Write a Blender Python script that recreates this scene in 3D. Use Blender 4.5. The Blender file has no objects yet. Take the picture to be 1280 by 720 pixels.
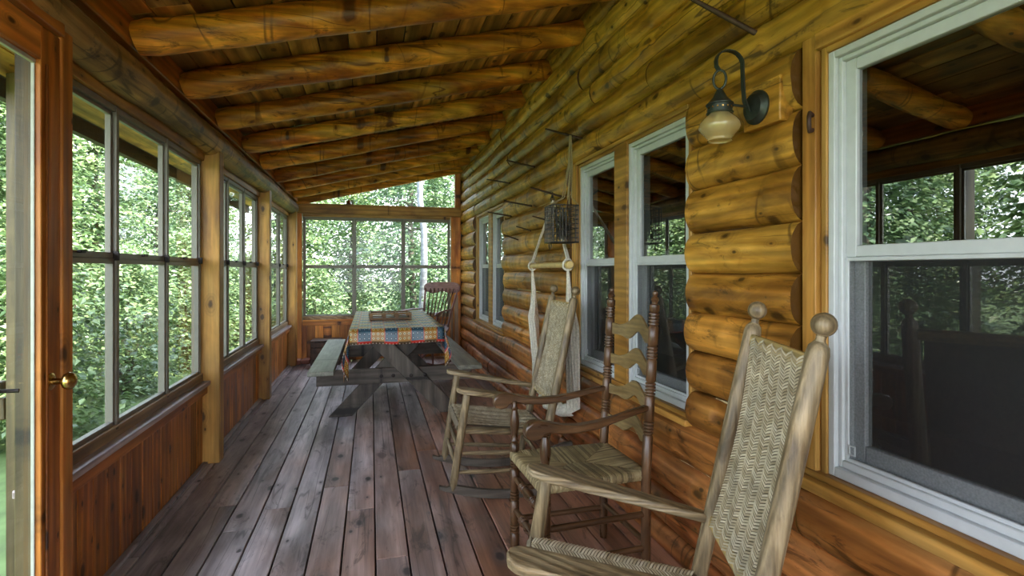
import bpy, math, random
from mathutils import Vector, Matrix
random.seed(7)
SC = bpy.context.scene
COL = SC.collection
R = math.radians
PI = math.pi

# ------------------------------------------------------------------ helpers
def rnd(a, b): return random.uniform(a, b)

def hash1(n):
    x = math.sin(n * 127.1 + 11.7) * 43758.5453
    return x - math.floor(x)

def noise1(x, seed=0.0):
    i = math.floor(x); f = x - i
    f = f * f * (3 - 2 * f)
    return (hash1(i + seed * 57.3) * (1 - f) + hash1(i + 1 + seed * 57.3) * f) * 2 - 1

class MB:
    """collects shapes into one mesh"""
    def __init__(self):
        self.v = []; self.f = []; self.t = []; self.uv = {}
    def add(self, vs, fs, tint=(0.5, 0, 0)):
        b = len(self.v)
        self.v += [tuple(p) for p in vs]
        self.t += [tint] * len(vs)
        for q in fs: self.f.append(tuple(i + b for i in q))
        return b
    def box(self, x0, x1, y0, y1, z0, z1, tint=(0.5, 0, 0)):
        vs = [(x, y, z) for x in (x0, x1) for y in (y0, y1) for z in (z0, z1)]
        fs = [(0, 1, 3, 2), (4, 6, 7, 5), (0, 4, 5, 1), (2, 3, 7, 6), (0, 2, 6, 4), (1, 5, 7, 3)]
        self.add(vs, fs, tint)
    def sheet(self, x0, x1, y0, y1, z0, z1, tint=(0.5, 0, 0)):
        if abs(x1 - x0) < 1e-6: vs = [(x0, y0, z0), (x0, y1, z0), (x0, y1, z1), (x0, y0, z1)]
        else: vs = [(x0, y0, z0), (x1, y0, z0), (x1, y0, z1), (x0, y0, z1)]
        self.add(vs, [(0, 1, 2, 3)], tint)
    def bar(self, p0, p1, w, h, up=(0, 0, 1), tint=(0.5, 0, 0)):
        """rectangular bar from p0 to p1, w across, h along 'up'"""
        p0 = Vector(p0); p1 = Vector(p1); d = (p1 - p0).normalized()
        s = d.cross(Vector(up)).normalized(); u = s.cross(d).normalized()
        vs = []
        for p in (p0, p1):
            for a, b in ((-1, -1), (1, -1), (1, 1), (-1, 1)):
                vs.append(p + s * (a * w / 2) + u * (b * h / 2))
        self.add(vs, [(3, 2, 1, 0), (4, 5, 6, 7), (0, 1, 5, 4), (1, 2, 6, 5), (2, 3, 7, 6), (3, 0, 4, 7)], tint)
    def extrude(self, poly, vec, tint=(0.5, 0, 0)):
        n = len(poly); v = Vector(vec)
        vs = [Vector(p) for p in poly] + [Vector(p) + v for p in poly]
        fs = [tuple(range(n - 1, -1, -1)), tuple(range(n, 2 * n))]
        for i in range(n):
            j = (i + 1) % n
            fs.append((i, j, n + j, n + i))
        self.add(vs, fs, tint)
    def tube(self, pts, rad, n=12, cap=True, tint=(0.5, 0, 0), closed=False, squash=None):
        pts = [Vector(p) for p in pts]
        m = len(pts)
        if not hasattr(rad, '__len__'): rad = [rad] * m
        ref = None; vs = []
        for i, p in enumerate(pts):
            if closed: d = pts[(i + 1) % m] - pts[i - 1]
            else: d = pts[min(i + 1, m - 1)] - pts[max(i - 1, 0)]
            if d.length < 1e-9: d = Vector((0, 0, 1))
            d.normalize()
            if ref is None:
                ref = Vector((0, 0, 1)) if abs(d.z) < 0.9 else Vector((1, 0, 0))
            s = ref - d * ref.dot(d); s.normalize(); u = d.cross(s)
            ref = s
            for k in range(n):
                a = 2 * PI * k / n
                vs.append(p + s * (math.cos(a) * rad[i] * (squash or 1)) + u * (math.sin(a) * rad[i]))
        fs = []
        for i in range(m if closed else m - 1):
            a = i * n; b = ((i + 1) % m) * n
            for k in range(n):
                l = (k + 1) % n
                fs.append((a + k, a + l, b + l, b + k))
        if cap and not closed:
            fs.append(tuple(range(n - 1, -1, -1))); fs.append(tuple(range((m - 1) * n, m * n)))
        self.add(vs, fs, tint)
    def turned(self, p0, p1, prof, n=14, tint=(0.5, 0, 0)):
        """prof: list of (distance 0..1, radius) along p0->p1"""
        p0 = Vector(p0); p1 = Vector(p1)
        self.tube([p0 + (p1 - p0) * s for s, r in prof], [r for s, r in prof], n, True, tint)
    def ball(self, c, r, n=14, tint=(0.5, 0, 0), sz=1.0):
        pr = []
        for i in range(n // 2 + 1):
            a = -PI / 2 + PI * i / (n // 2)
            pr.append((Vector(c) + Vector((0, 0, math.sin(a) * r * sz)), max(1e-4, math.cos(a) * r)))
        self.tube([q for q, _ in pr], [w for _, w in pr], n, True, tint)
    def build(self, name, mat, parent=None, smooth=40, bevel=0.0):
        me = bpy.data.meshes.new(name)
        me.from_pydata(self.v, [], self.f)
        at = me.attributes.new('tint', 'FLOAT_COLOR', 'POINT')
        flat = []
        for t in self.t: flat += [t[0], t[1], t[2], 1.0]
        at.data.foreach_set('color', flat)
        me.materials.append(mat)
        if smooth:
            me.shade_smooth()
            try: me.set_sharp_from_angle(angle=R(smooth))
            except Exception: pass
        me.update()
        o = bpy.data.objects.new(name, me)
        COL.objects.link(o)
        if parent is not None: o.parent = parent
        if bevel:
            b = o.modifiers.new('edge', 'BEVEL'); b.width = bevel; b.segments = 2; b.limit_method = 'ANGLE'; b.angle_limit = R(50)
        return o

def tag(o, label=None, cat=None, group=None, kind=None):
    if label: o['label'] = label
    if cat: o['category'] = cat
    if group: o['group'] = group
    if kind: o['kind'] = kind
    return o

def empty(name, loc=(0, 0, 0), rz=0.0):
    o = bpy.data.objects.new(name, None); COL.objects.link(o)
    o.empty_display_size = 0.1
    o.location = loc; o.rotation_euler = (0, 0, rz)
    return o

def struct(o, label, cat): return tag(o, label, cat, kind='structure')

def copy_tree(o, parent=None):
    c = o.copy(); COL.objects.link(c)
    if parent is not None: c.parent = parent
    for ch in list(o.children): copy_tree(ch, c)
    return c

# ------------------------------------------------------------------ materials
def node(nt, kind, **kw):
    n = nt.nodes.new(kind)
    for k, v in kw.items():
        if k.startswith('i_'):
            key = k[2:]
            key = int(key) if key.isdigit() else key
            n.inputs[key].default_value = v
        else: setattr(n, k, v)
    return n

def new_mat(name):
    m = bpy.data.materials.new(name); m.use_nodes = True
    nt = m.node_tree; nt.nodes.clear()
    out = node(nt, 'ShaderNodeOutputMaterial')
    return m, nt, out

def math_(nt, op, a, b=None, c=None, clamp=False):
    n = nt.nodes.new('ShaderNodeMath'); n.operation = op; n.use_clamp = clamp
    for i, x in enumerate((a, b, c)):
        if x is None: continue
        if isinstance(x, (int, float)): n.inputs[i].default_value = x
        else: nt.links.new(x, n.inputs[i])
    return n.outputs[0]

def mixc(nt, fac, a, b, mode='MIX'):
    n = nt.nodes.new('ShaderNodeMix'); n.data_type = 'RGBA'; n.blend_type = mode
    for s, x in ((n.inputs[0], fac), (n.inputs[6], a), (n.inputs[7], b)):
        if isinstance(x, (int, float)): s.default_value = x
        elif isinstance(x, (tuple, list)): s.default_value = (*x[:3], 1)
        else: nt.links.new(x, s)
    return n.outputs[2]

def maprange(nt, v, a, b, c, d):
    n = nt.nodes.new('ShaderNodeMapRange')
    nt.links.new(v, n.inputs[0])
    for i, x in enumerate((a, b, c, d)): n.inputs[i + 1].default_value = x
    return n.outputs[0]

def ramp(nt, v, stops):
    n = nt.nodes.new('ShaderNodeValToRGB')
    el = n.color_ramp.elements
    while len(el) < len(stops): el.new(0.5)
    for e, (p, c) in zip(el, stops):
        e.position = p; e.color = (*c[:3], 1)
    nt.links.new(v, n.inputs[0])
    return n.outputs[0]

_W = {}
def wood(name, c0, c1, c2, axis='Y', freq=1.0, rough=0.5, knots=0.6, bump=0.35, var=0.4, alt=None, spec=0.4, grain=0.35, stain=0.35, wear_sheen=None, checks=0.0, flat=None, arcs=0.0, cracks=0.0):
    key = (name, axis)
    if key in _W: return _W[key]
    m, nt, out = new_mat(name + '_' + axis)
    L = nt.links.new
    tc = node(nt, 'ShaderNodeTexCoord'); at = node(nt, 'ShaderNodeAttribute', attribute_name='tint')
    sp = node(nt, 'ShaderNodeSeparateColor'); L(at.outputs['Color'], sp.inputs[0])
    r = sp.outputs[0]; g = sp.outputs[1]
    cb = node(nt, 'ShaderNodeCombineXYZ')
    L(math_(nt, 'MULTIPLY', r, 13.1), cb.inputs[0]); L(math_(nt, 'MULTIPLY', r, 27.7), cb.inputs[1]); L(math_(nt, 'MULTIPLY', r, 49.3), cb.inputs[2])
    va = node(nt, 'ShaderNodeVectorMath', operation='ADD'); L(tc.outputs['Object'], va.inputs[0]); L(cb.outputs[0], va.inputs[1])
    def mp(along, across):
        n = node(nt, 'ShaderNodeMapping')
        s = [across] * 3; s['XYZ'.index(axis)] = along
        n.inputs['Scale'].default_value = s
        L(va.outputs[0], n.inputs[0]); return n.outputs[0]
    n1 = node(nt, 'ShaderNodeTexNoise', i_Scale=5 * freq, i_Detail=5.0, i_Roughness=0.6, i_Distortion=0.8); L(mp(0.25, 1), n1.inputs[0])
    col = ramp(nt, n1.outputs[0], [(0.36, c0), (0.5, c1), (0.66, c2)])
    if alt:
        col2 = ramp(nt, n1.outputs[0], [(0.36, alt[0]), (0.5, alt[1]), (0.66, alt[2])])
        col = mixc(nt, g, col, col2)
    if wear_sheen:                                   # worn red-brown patches, plus grey window sheen painted towards left and far end
        nw = node(nt, 'ShaderNodeTexNoise', i_Scale=1.1, i_Detail=4.0, i_Roughness=0.6); L(mp(0.45, 1), nw.inputs[0])
        sx = node(nt, 'ShaderNodeSeparateXYZ'); L(tc.outputs['Object'], sx.inputs[0])
        k = math_(nt, 'ADD', nw.outputs[0], maprange(nt, math_(nt, 'SUBTRACT', sx.outputs[0], math_(nt, 'MULTIPLY', sx.outputs[1], 0.22)), -1.7, 0.6, -0.32, 0.28))
        f = maprange(nt, k, 0.35, 0.65, 0, 1)
        col = mixc(nt, f, col, wear_sheen)
    # ring grain lines
    wv = node(nt, 'ShaderNodeTexWave', wave_type='RINGS', i_Scale=7 * freq, i_Distortion=5.0, i_Detail=2.5)
    wv.inputs['Detail Scale'].default_value = 1.2
    wv.rings_direction = axis
    L(mp(0.12, 1), wv.inputs[0])
    gl = maprange(nt, wv.outputs[1], 0, 1, 1 - grain, 1.08)
    col = mixc(nt, 1.0, col, gl, 'MULTIPLY')
    n2 = node(nt, 'ShaderNodeTexNoise', i_Scale=70 * freq, i_Detail=3.0); L(mp(0.05, 1), n2.inputs[0])
    col = mixc(nt, 1.0, col, maprange(nt, n2.outputs[0], 0.3, 0.7, 0.78, 1.14), 'MULTIPLY')
    n3 = node(nt, 'ShaderNodeTexNoise', i_Scale=1.7 * freq, i_Detail=4.0, i_Roughness=0.65); L(mp(0.6, 1), n3.inputs[0])
    col = mixc(nt, 1.0, col, maprange(nt, n3.outputs[0], 0.42, 0.66, 1.05, 1 - stain), 'MULTIPLY')
    if checks:                                 # dark drying checks and scuffs
        n5 = node(nt, 'ShaderNodeTexNoise', i_Scale=9 * freq, i_Detail=6.0, i_Roughness=0.75, i_Distortion=1.5); L(mp(0.3, 1), n5.inputs[0])
        col = mixc(nt, 1.0, col, maprange(nt, n5.outputs[0], 0.56, 0.64, 1.0, 1 - checks), 'MULTIPLY')
    if knots:
        fl = flat or {'X': 'Z', 'Y': 'X', 'Z': 'X'}[axis]
        ac = [q for q in 'XYZ' if q not in (axis, fl)][0]
        sk = node(nt, 'ShaderNodeSeparateXYZ'); L(va.outputs[0], sk.inputs[0])
        ck = node(nt, 'ShaderNodeCombineXYZ')
        L(math_(nt, 'MULTIPLY', sk.outputs['XYZ'.index(axis)], 0.62), ck.inputs[0]); L(math_(nt, 'MULTIPLY', sk.outputs['XYZ'.index(ac)], 1.15), ck.inputs[1])
        nd = node(nt, 'ShaderNodeTexNoise', i_Scale=26.0, i_Detail=3.0); L(va.outputs[0], nd.inputs[0])
        for scale_, size, share in ((4.6 * freq, 0.055, knots), (9.5 * freq, 0.05, knots * 0.45)):
            vo = node(nt, 'ShaderNodeTexVoronoi', i_Scale=scale_); vo.voronoi_dimensions = '2D'; L(ck.outputs[0], vo.inputs[0])
            sc_ = node(nt, 'ShaderNodeSeparateColor'); L(vo.outputs['Color'], sc_.inputs[0])
            pick = math_(nt, 'LESS_THAN', sc_.outputs[0], share)
            d = math_(nt, 'ADD', vo.outputs['Distance'], maprange(nt, nd.outputs[0], 0.2, 0.8, -0.03, 0.03))
            d = math_(nt, 'ADD', d, maprange(nt, sc_.outputs[1], 0, 1, -0.02, 0.03))
            ringy = maprange(nt, math_(nt, 'SINE', math_(nt, 'MULTIPLY', d, 95.0)), -1, 1, 0.0, 0.34)
            ringf = math_(nt, 'MULTIPLY', math_(nt, 'MULTIPLY', maprange(nt, d, 0.09, 0.30, 1.0, 0.0), pick), ringy)
            col = mixc(nt, ringf, col, tuple(x * 0.35 for x in c0))
            halo = math_(nt, 'MULTIPLY', maprange(nt, d, size, 0.24, 0.5, 0), pick)
            col = mixc(nt, halo, col, tuple(x * 0.55 for x in c0))
            k = math_(nt, 'MULTIPLY', maprange(nt, d, size, size + 0.04, 0.92, 0), pick)
            col = mixc(nt, k, col, tuple(x * 0.16 for x in c0))
    if cracks:                                 # long thin drying cracks
        nc = node(nt, 'ShaderNodeTexNoise', i_Scale=4.0 * freq, i_Detail=2.0, i_Roughness=0.5); L(mp(0.10, 2.2), nc.inputs[0])
        ln = math_(nt, 'ABSOLUTE', math_(nt, 'SUBTRACT', nc.outputs[0], 0.47))
        nm = node(nt, 'ShaderNodeTexNoise', i_Scale=2.2, i_Detail=1.0); L(mp(0.5, 1), nm.inputs[0])
        col = mixc(nt, math_(nt, 'MULTIPLY', maprange(nt, ln, 0.003, 0.010, cracks, 0.0), maprange(nt, nm.outputs[0], 0.42, 0.58, 0.0, 1.0)), col, tuple(x * 0.18 for x in c0))
    if arcs:                                   # drawknife marks across the log
        na = node(nt, 'ShaderNodeTexNoise', i_Scale=2.4 * freq, i_Detail=1.5, i_Distortion=0.4); L(mp(2.0, 0.55), na.inputs[0])
        l2 = math_(nt, 'ABSOLUTE', math_(nt, 'SUBTRACT', na.outputs[0], 0.5))
        n6 = node(nt, 'ShaderNodeTexNoise', i_Scale=3.0, i_Detail=2.0); L(mp(0.9, 0.9), n6.inputs[0])
        col = mixc(nt, math_(nt, 'MULTIPLY', maprange(nt, l2, 0.004, 0.016, arcs, 0.0), maprange(nt, n6.outputs[0], 0.45, 0.60, 0.0, 1.0)), col, tuple(x * 0.22 for x in c0))
        sh_ = math_(nt, 'MULTIPLY', math_(nt, 'SUBTRACT', na.outputs[0], 0.5), 1.0)
        col = mixc(nt, 1.0, col, maprange(nt, sh_, -0.25, 0.25, 0.82, 1.18), 'MULTIPLY')
    if arcs or cracks: col = mixc(nt, sp.outputs[2], col, tuple(x * 0.30 for x in c0))
    if var:
        col = mixc(nt, 1.0, col, maprange(nt, r, 0, 1, 1 - var * 0.6, 1 + var * 0.4), 'MULTIPLY')
    bs = node(nt, 'ShaderNodeBsdfPrincipled')
    L(col, bs.inputs['Base Color'])
    L(maprange(nt, n1.outputs[0], 0.2, 0.8, rough - 0.08, rough + 0.1), bs.inputs['Roughness'])
    bs.inputs['Specular IOR Level'].default_value = spec
    bp = node(nt, 'ShaderNodeBump'); bp.inputs['Strength'].default_value = bump; bp.inputs['Distance'].default_value = 0.010
    L(math_(nt, 'ADD', math_(nt, 'MULTIPLY', n2.outputs[0], 0.4), math_(nt, 'ADD', n1.outputs[0], math_(nt, 'MULTIPLY', wv.outputs[1], 0.25))), bp.inputs['Height'])
    L(bp.outputs[0], bs.inputs['Normal'])
    L(bs.outputs[0], out.inputs[0])
    _W[key] = m
    return m

def plain(name, col, rough=0.5, metal=0.0, spec=0.5, var=0.12, scale=30.0, bump=0.0, stretch=(1, 1, 1)):
    m, nt, out = new_mat(name); L = nt.links.new
    tc = node(nt, 'ShaderNodeTexCoord'); mpn = node(nt, 'ShaderNodeMapping'); mpn.inputs['Scale'].default_value = stretch
    L(tc.outputs['Object'], mpn.inputs[0])
    n = node(nt, 'ShaderNodeTexNoise', i_Scale=scale, i_Detail=4.0); L(mpn.outputs[0], n.inputs[0])
    c = mixc(nt, 1.0, col, maprange(nt, n.outputs[0], 0.25, 0.75, 1 - var, 1 + var), 'MULTIPLY')
    b = node(nt, 'ShaderNodeBsdfPrincipled'); L(c, b.inputs['Base Color'])
    b.inputs['Roughness'].default_value = rough; b.inputs['Metallic'].default_value = metal; b.inputs['Specular IOR Level'].default_value = spec
    if bump:
        bp = node(nt, 'ShaderNodeBump'); bp.inputs['Strength'].default_value = bump; bp.inputs['Distance'].default_value = 0.004
        L(n.outputs[0], bp.inputs['Height']); L(bp.outputs[0], b.inputs['Normal'])
    L(b.outputs[0], out.inputs[0])
    return m

def schlick(nt, f0):
    lw = node(nt, 'ShaderNodeLayerWeight'); lw.inputs[0].default_value = 0.5
    p = math_(nt, 'POWER', lw.outputs['Facing'], 5.0)
    return math_(nt, 'ADD', math_(nt, 'MULTIPLY', p, 1 - f0), f0, clamp=True)

def glass(name, tint=(1, 1, 1), f0=0.06, rough=0.0):
    m, nt, out = new_mat(name); L = nt.links.new
    tr = node(nt, 'ShaderNodeBsdfTransparent'); tr.inputs[0].default_value = (*tint, 1)
    gl = node(nt, 'ShaderNodeBsdfGlossy'); gl.inputs['Roughness'].default_value = rough
    mx = node(nt, 'ShaderNodeMixShader')
    L(schlick(nt, f0), mx.inputs[0]); L(tr.outputs[0], mx.inputs[1]); L(gl.outputs[0], mx.inputs[2])
    L(mx.outputs[0], out.inputs[0])
    return m

def screen_mat(name, col, cover):
    """insect screen: fine mesh that covers part of the light"""
    m, nt, out = new_mat(name); L = nt.links.new
    tr = node(nt, 'ShaderNodeBsdfTransparent'); df = node(nt, 'ShaderNodeBsdfPrincipled')
    df.inputs['Base Color'].default_value = (*col, 1); df.inputs['Roughness'].default_value = 0.6
    mx = node(nt, 'ShaderNodeMixShader')
    tc = node(nt, 'ShaderNodeTexCoord'); n = node(nt, 'ShaderNodeTexNoise', i_Scale=180.0, i_Detail=2.0); L(tc.outputs['Object'], n.inputs[0])
    L(maprange(nt, n.outputs[0], 0.3, 0.7, cover - 0.08, cover + 0.08), mx.inputs[0])
    L(tr.outputs[0], mx.inputs[1]); L(df.outputs[0], mx.inputs[2]); L(mx.outputs[0], out.inputs[0])
    return m

def cane_mat(name, cols=((0.38, 0.30, 0.18), (0.52, 0.44, 0.30), (0.66, 0.59, 0.44))):
    m, nt, out = new_mat(name); L = nt.links.new
    at = node(nt, 'ShaderNodeAttribute', attribute_name='tint'); sp = node(nt, 'ShaderNodeSeparateColor'); L(at.outputs['Color'], sp.inputs[0])
    c = ramp(nt, sp.outputs[0], [(0.0, cols[0]), (0.5, cols[1]), (1.0, cols[2])])
    c = mixc(nt, sp.outputs[1], c, (0.30, 0.24, 0.15))
    tc = node(nt, 'ShaderNodeTexCoord'); n = node(nt, 'ShaderNodeTexNoise', i_Scale=14.0, i_Detail=4.0); L(tc.outputs['Object'], n.inputs[0])
    c = mixc(nt, 1.0, c, maprange(nt, n.outputs[0], 0.3, 0.7, 0.72, 1.2), 'MULTIPLY')
    b = node(nt, 'ShaderNodeBsdfPrincipled'); L(c, b.inputs['Base Color']); b.inputs['Roughness'].default_value = 0.45
    L(b.outputs[0], out.inputs[0]); return m

def leaf_mat(name, dark, mid, light, trans=0.35):
    m, nt, out = new_mat(name); L = nt.links.new
    at = node(nt, 'ShaderNodeAttribute', attribute_name='tint'); sp = node(nt, 'ShaderNodeSeparateColor'); L(at.outputs['Color'], sp.inputs[0])
    c = ramp(nt, sp.outputs[0], [(0.0, dark), (0.5, mid), (1.0, light)])
    b = node(nt, 'ShaderNodeBsdfPrincipled'); L(c, b.inputs['Base Color']); b.inputs['Roughness'].default_value = 0.34; b.inputs['Specular IOR Level'].default_value = 0.9
    t = node(nt, 'ShaderNodeBsdfTranslucent'); L(c, t.inputs[0])
    mx = node(nt, 'ShaderNodeMixShader'); mx.inputs[0].default_value = trans
    L(b.outputs[0], mx.inputs[1]); L(t.outputs[0], mx.inputs[2]); L(mx.outputs[0], out.inputs[0])
    return m

LOGC = dict(c0=(0.28, 0.12, 0.015), c1=(0.54, 0.265, 0.034), c2=(0.69, 0.385, 0.066),
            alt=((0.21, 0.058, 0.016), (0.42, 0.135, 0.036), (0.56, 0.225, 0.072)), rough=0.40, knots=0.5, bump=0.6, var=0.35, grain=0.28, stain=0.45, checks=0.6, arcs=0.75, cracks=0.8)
def M_log(ax='Y'): return wood('log_wood', axis=ax, **LOGC)
def M_raft(ax='X'): return wood('rafter_wood', (0.46, 0.13, 0.012), (0.80, 0.32, 0.034), (0.90, 0.47, 0.075), axis=ax, rough=0.42, knots=0.6, bump=0.5, var=0.2, grain=0.3, stain=0.6, checks=0.65, arcs=0.7, cracks=0.8)
def M_ceil(ax='Y'): return wood('ceiling_board', (0.50, 0.21, 0.04), (0.78, 0.42, 0.10), (0.88, 0.56, 0.19), axis=ax, flat='Z', rough=0.5, knots=0.7, bump=0.25, var=0.9, grain=0.5, stain=0.5)
def M_pine(ax='Z'): return wood('stained_pine', (0.36, 0.105, 0.018), (0.58, 0.195, 0.030), (0.70, 0.29, 0.055), axis=ax, rough=0.42, knots=0.7, bump=0.2, var=0.75, grain=0.3, stain=0.3)
def M_post(ax='Z'): return wood('post_pine', (0.34, 0.15, 0.026), (0.52, 0.26, 0.05), (0.62, 0.34, 0.08), axis=ax, flat='Y' if ax == 'Z' else None, rough=0.45, knots=0.5, bump=0.2, var=0.3, grain=0.25, stain=0.4)
def M_trim(ax='Y'): return wood('trim_pine', (0.34, 0.15, 0.028), (0.50, 0.26, 0.055), (0.60, 0.34, 0.09), axis=ax, rough=0.42, knots=0.3, bump=0.15, var=0.3, grain=0.25, stain=0.35)
def M_floor(ax='Y'): return wood('deck_board', (0.25, 0.21, 0.21), (0.42, 0.36, 0.365), (0.56, 0.49, 0.495), axis=ax, flat='Z', rough=0.38, knots=0.25, cracks=0.6, bump=0.3, var=0.38, grain=0.3, stain=0.25, wear_sheen=(0.36, 0.17, 0.10), checks=0.5)
def M_grey(ax='Y'): return wood('weathered_wood', (0.07, 0.055, 0.042), (0.125, 0.102, 0.08), (0.175, 0.15, 0.118), axis=ax, rough=0.6, knots=0.4, bump=0.3, var=0.3, grain=0.3, stain=0.3, checks=0.3)
def M_bench(ax='Y'): return wood('bench_board', (0.15, 0.15, 0.115), (0.23, 0.235, 0.185), (0.30, 0.31, 0.25), axis=ax, rough=0.45, knots=0.3, bump=0.25, var=0.2, grain=0.2, stain=0.2, checks=0.2)
def M_oak(ax='Z'): return wood('pale_oak', (0.16, 0.11, 0.056), (0.28, 0.205, 0.11), (0.36, 0.28, 0.165), axis=ax, freq=3.0, rough=0.42, knots=0.0, bump=0.4, var=0.15, grain=0.4, stain=0.25, checks=0.15)
def M_dark(ax='Z'): return wood('dark_maple', (0.05, 0.022, 0.009), (0.095, 0.045, 0.018), (0.14, 0.07, 0.03), axis=ax, freq=2.2, rough=0.3, knots=0.0, bump=0.1, var=0.1, grain=0.25, stain=0.2, spec=0.5)
def M_slat(ax='Y'): return wood('slat_maple', (0.15, 0.095, 0.035), (0.20, 0.135, 0.055), (0.25, 0.18, 0.08), axis=ax, freq=2.2, rough=0.32, knots=0.0, bump=0.05, var=0.1, grain=0.15, stain=0.2, spec=0.5)
def M_red(ax='Z'): return wood('red_painted', (0.17, 0.075, 0.065), (0.24, 0.115, 0.10), (0.30, 0.16, 0.14), axis=ax, freq=2, rough=0.35, knots=0.0, bump=0.05, var=0.1, grain=0.15, stain=0.2)

M = {}
M['vinyl'] = plain('white_vinyl', (0.50, 0.53, 0.54), 0.38, var=0.05)
M['alum'] = plain('sash_paint', (0.20, 0.185, 0.15), 0.4, var=0.08)
M['sashwood'] = wood('sash_wood', (0.22, 0.13, 0.06), (0.34, 0.22, 0.11), (0.42, 0.29, 0.16), axis='Y', knots=0.1, var=0.2)
M['sillpaint'] = wood('sill_board', (0.36, 0.27, 0.26), (0.52, 0.42, 0.42), (0.62, 0.53, 0.54), axis='Y', flat='Z', knots=0.2, rough=0.3)
M['porchglass'] = glass('porch_pane', (0.97, 0.98, 0.97), 0.015)
M['houseglass'] = glass('house_pane', (0.5, 0.53, 0.51), 0.34)
M['screen'] = screen_mat('insect_screen', (0.018, 0.019, 0.02), 0.48)
M['porchscreen'] = screen_mat('porch_screen', (0.05, 0.07, 0.06), 0.25)
M['iron'] = plain('black_iron', (0.030, 0.024, 0.022), 0.5, 0.6, var=0.3)
M['rust'] = plain('rusty_iron', (0.055, 0.026, 0.016), 0.6, 0.3, var=0.4)
M['verdigris'] = plain('green_bronze', (0.045, 0.055, 0.045), 0.45, 0.7, var=0.35)
M['brass'] = plain('brass', (0.55, 0.36, 0.12), 0.25, 1.0, var=0.15)
M['rope'] = plain('cotton_rope', (0.60, 0.56, 0.46), 0.8, var=0.25, scale=90, bump=0.4)
M['cord'] = plain('string', (0.33, 0.27, 0.14), 0.8, var=0.25, scale=120)
M['wire'] = plain('dark_wire', (0.06, 0.055, 0.05), 0.45, 0.7, var=0.3)
M['bamboo'] = plain('spreader_wood', (0.58, 0.42, 0.16), 0.4, var=0.2, scale=14)
M['cane'] = cane_mat('woven_cane')
M['canedark'] = plain('woven_cane_shade', (0.13, 0.10, 0.06), 0.6, var=0.3, scale=60)
M['rush'] = cane_mat('rush_cord', ((0.13, 0.095, 0.045), (0.27, 0.205, 0.10), (0.40, 0.32, 0.17)))
M['brick'] = plain('red_brick', (0.30, 0.12, 0.085), 0.8, var=0.25, scale=40, bump=0.5)
M['crate'] = wood('crate_wood', (0.05, 0.025, 0.014), (0.085, 0.042, 0.022), (0.12, 0.06, 0.03), axis='Z', knots=0.2)
M['darkroom'] = plain('dark_room', (0.05, 0.035, 0.022), 0.8, var=0.3, scale=2)
M['shade'] = plain('lamp_shade_cloth', (0.45, 0.52, 0.58), 0.8)
M['bulb'] = plain('frosted_bulb', (0.55, 0.56, 0.50), 0.3)
M['bark'] = plain('bark', (0.11, 0.095, 0.075), 0.85, var=0.4, scale=12, bump=0.8, stretch=(1, 1, 0.2))
M['palebark'] = plain('pale_bark', (0.16, 0.168, 0.18), 0.8, var=0.45, scale=9, bump=0.5, stretch=(1, 1, 2.5))
M['grass'] = plain('lawn', (0.12, 0.18, 0.055), 0.9, var=0.45, scale=5, bump=0.8)
M['roof'] = plain('shingle', (0.08, 0.075, 0.07), 0.9)
M['outwood'] = wood('outdoor_post', (0.07, 0.048, 0.018), (0.115, 0.082, 0.03), (0.16, 0.118, 0.046), axis='Z', knots=0.4)
M['leaf'] = leaf_mat('leaf_green', (0.035, 0.075, 0.03), (0.145, 0.235, 0.085), (0.40, 0.50, 0.22))
M['leaf2'] = leaf_mat('leaf_deep_green', (0.025, 0.06, 0.03), (0.10, 0.175, 0.075), (0.30, 0.40, 0.19))

def make_globe_mat():
    m, nt, out = new_mat('amber_glass'); L = nt.links.new
    tr = node(nt, 'ShaderNodeBsdfTransparent'); tr.inputs[0].default_value = (0.90, 0.80, 0.52, 1)
    df = node(nt, 'ShaderNodeBsdfPrincipled'); df.inputs['Base Color'].default_value = (0.62, 0.50, 0.24, 1); df.inputs['Roughness'].default_value = 0.3
    gl = node(nt, 'ShaderNodeBsdfGlossy'); gl.inputs['Roughness'].default_value = 0.03
    a = node(nt, 'ShaderNodeMixShader'); a.inputs[0].default_value = 0.42; L(tr.outputs[0], a.inputs[1]); L(df.outputs[0], a.inputs[2])
    b = node(nt, 'ShaderNodeMixShader'); L(schlick(nt, 0.05), b.inputs[0]); L(a.outputs[0], b.inputs[1]); L(gl.outputs[0], b.inputs[2])
    L(b.outputs[0], out.inputs[0]); return m
M['globe'] = make_globe_mat()

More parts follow.
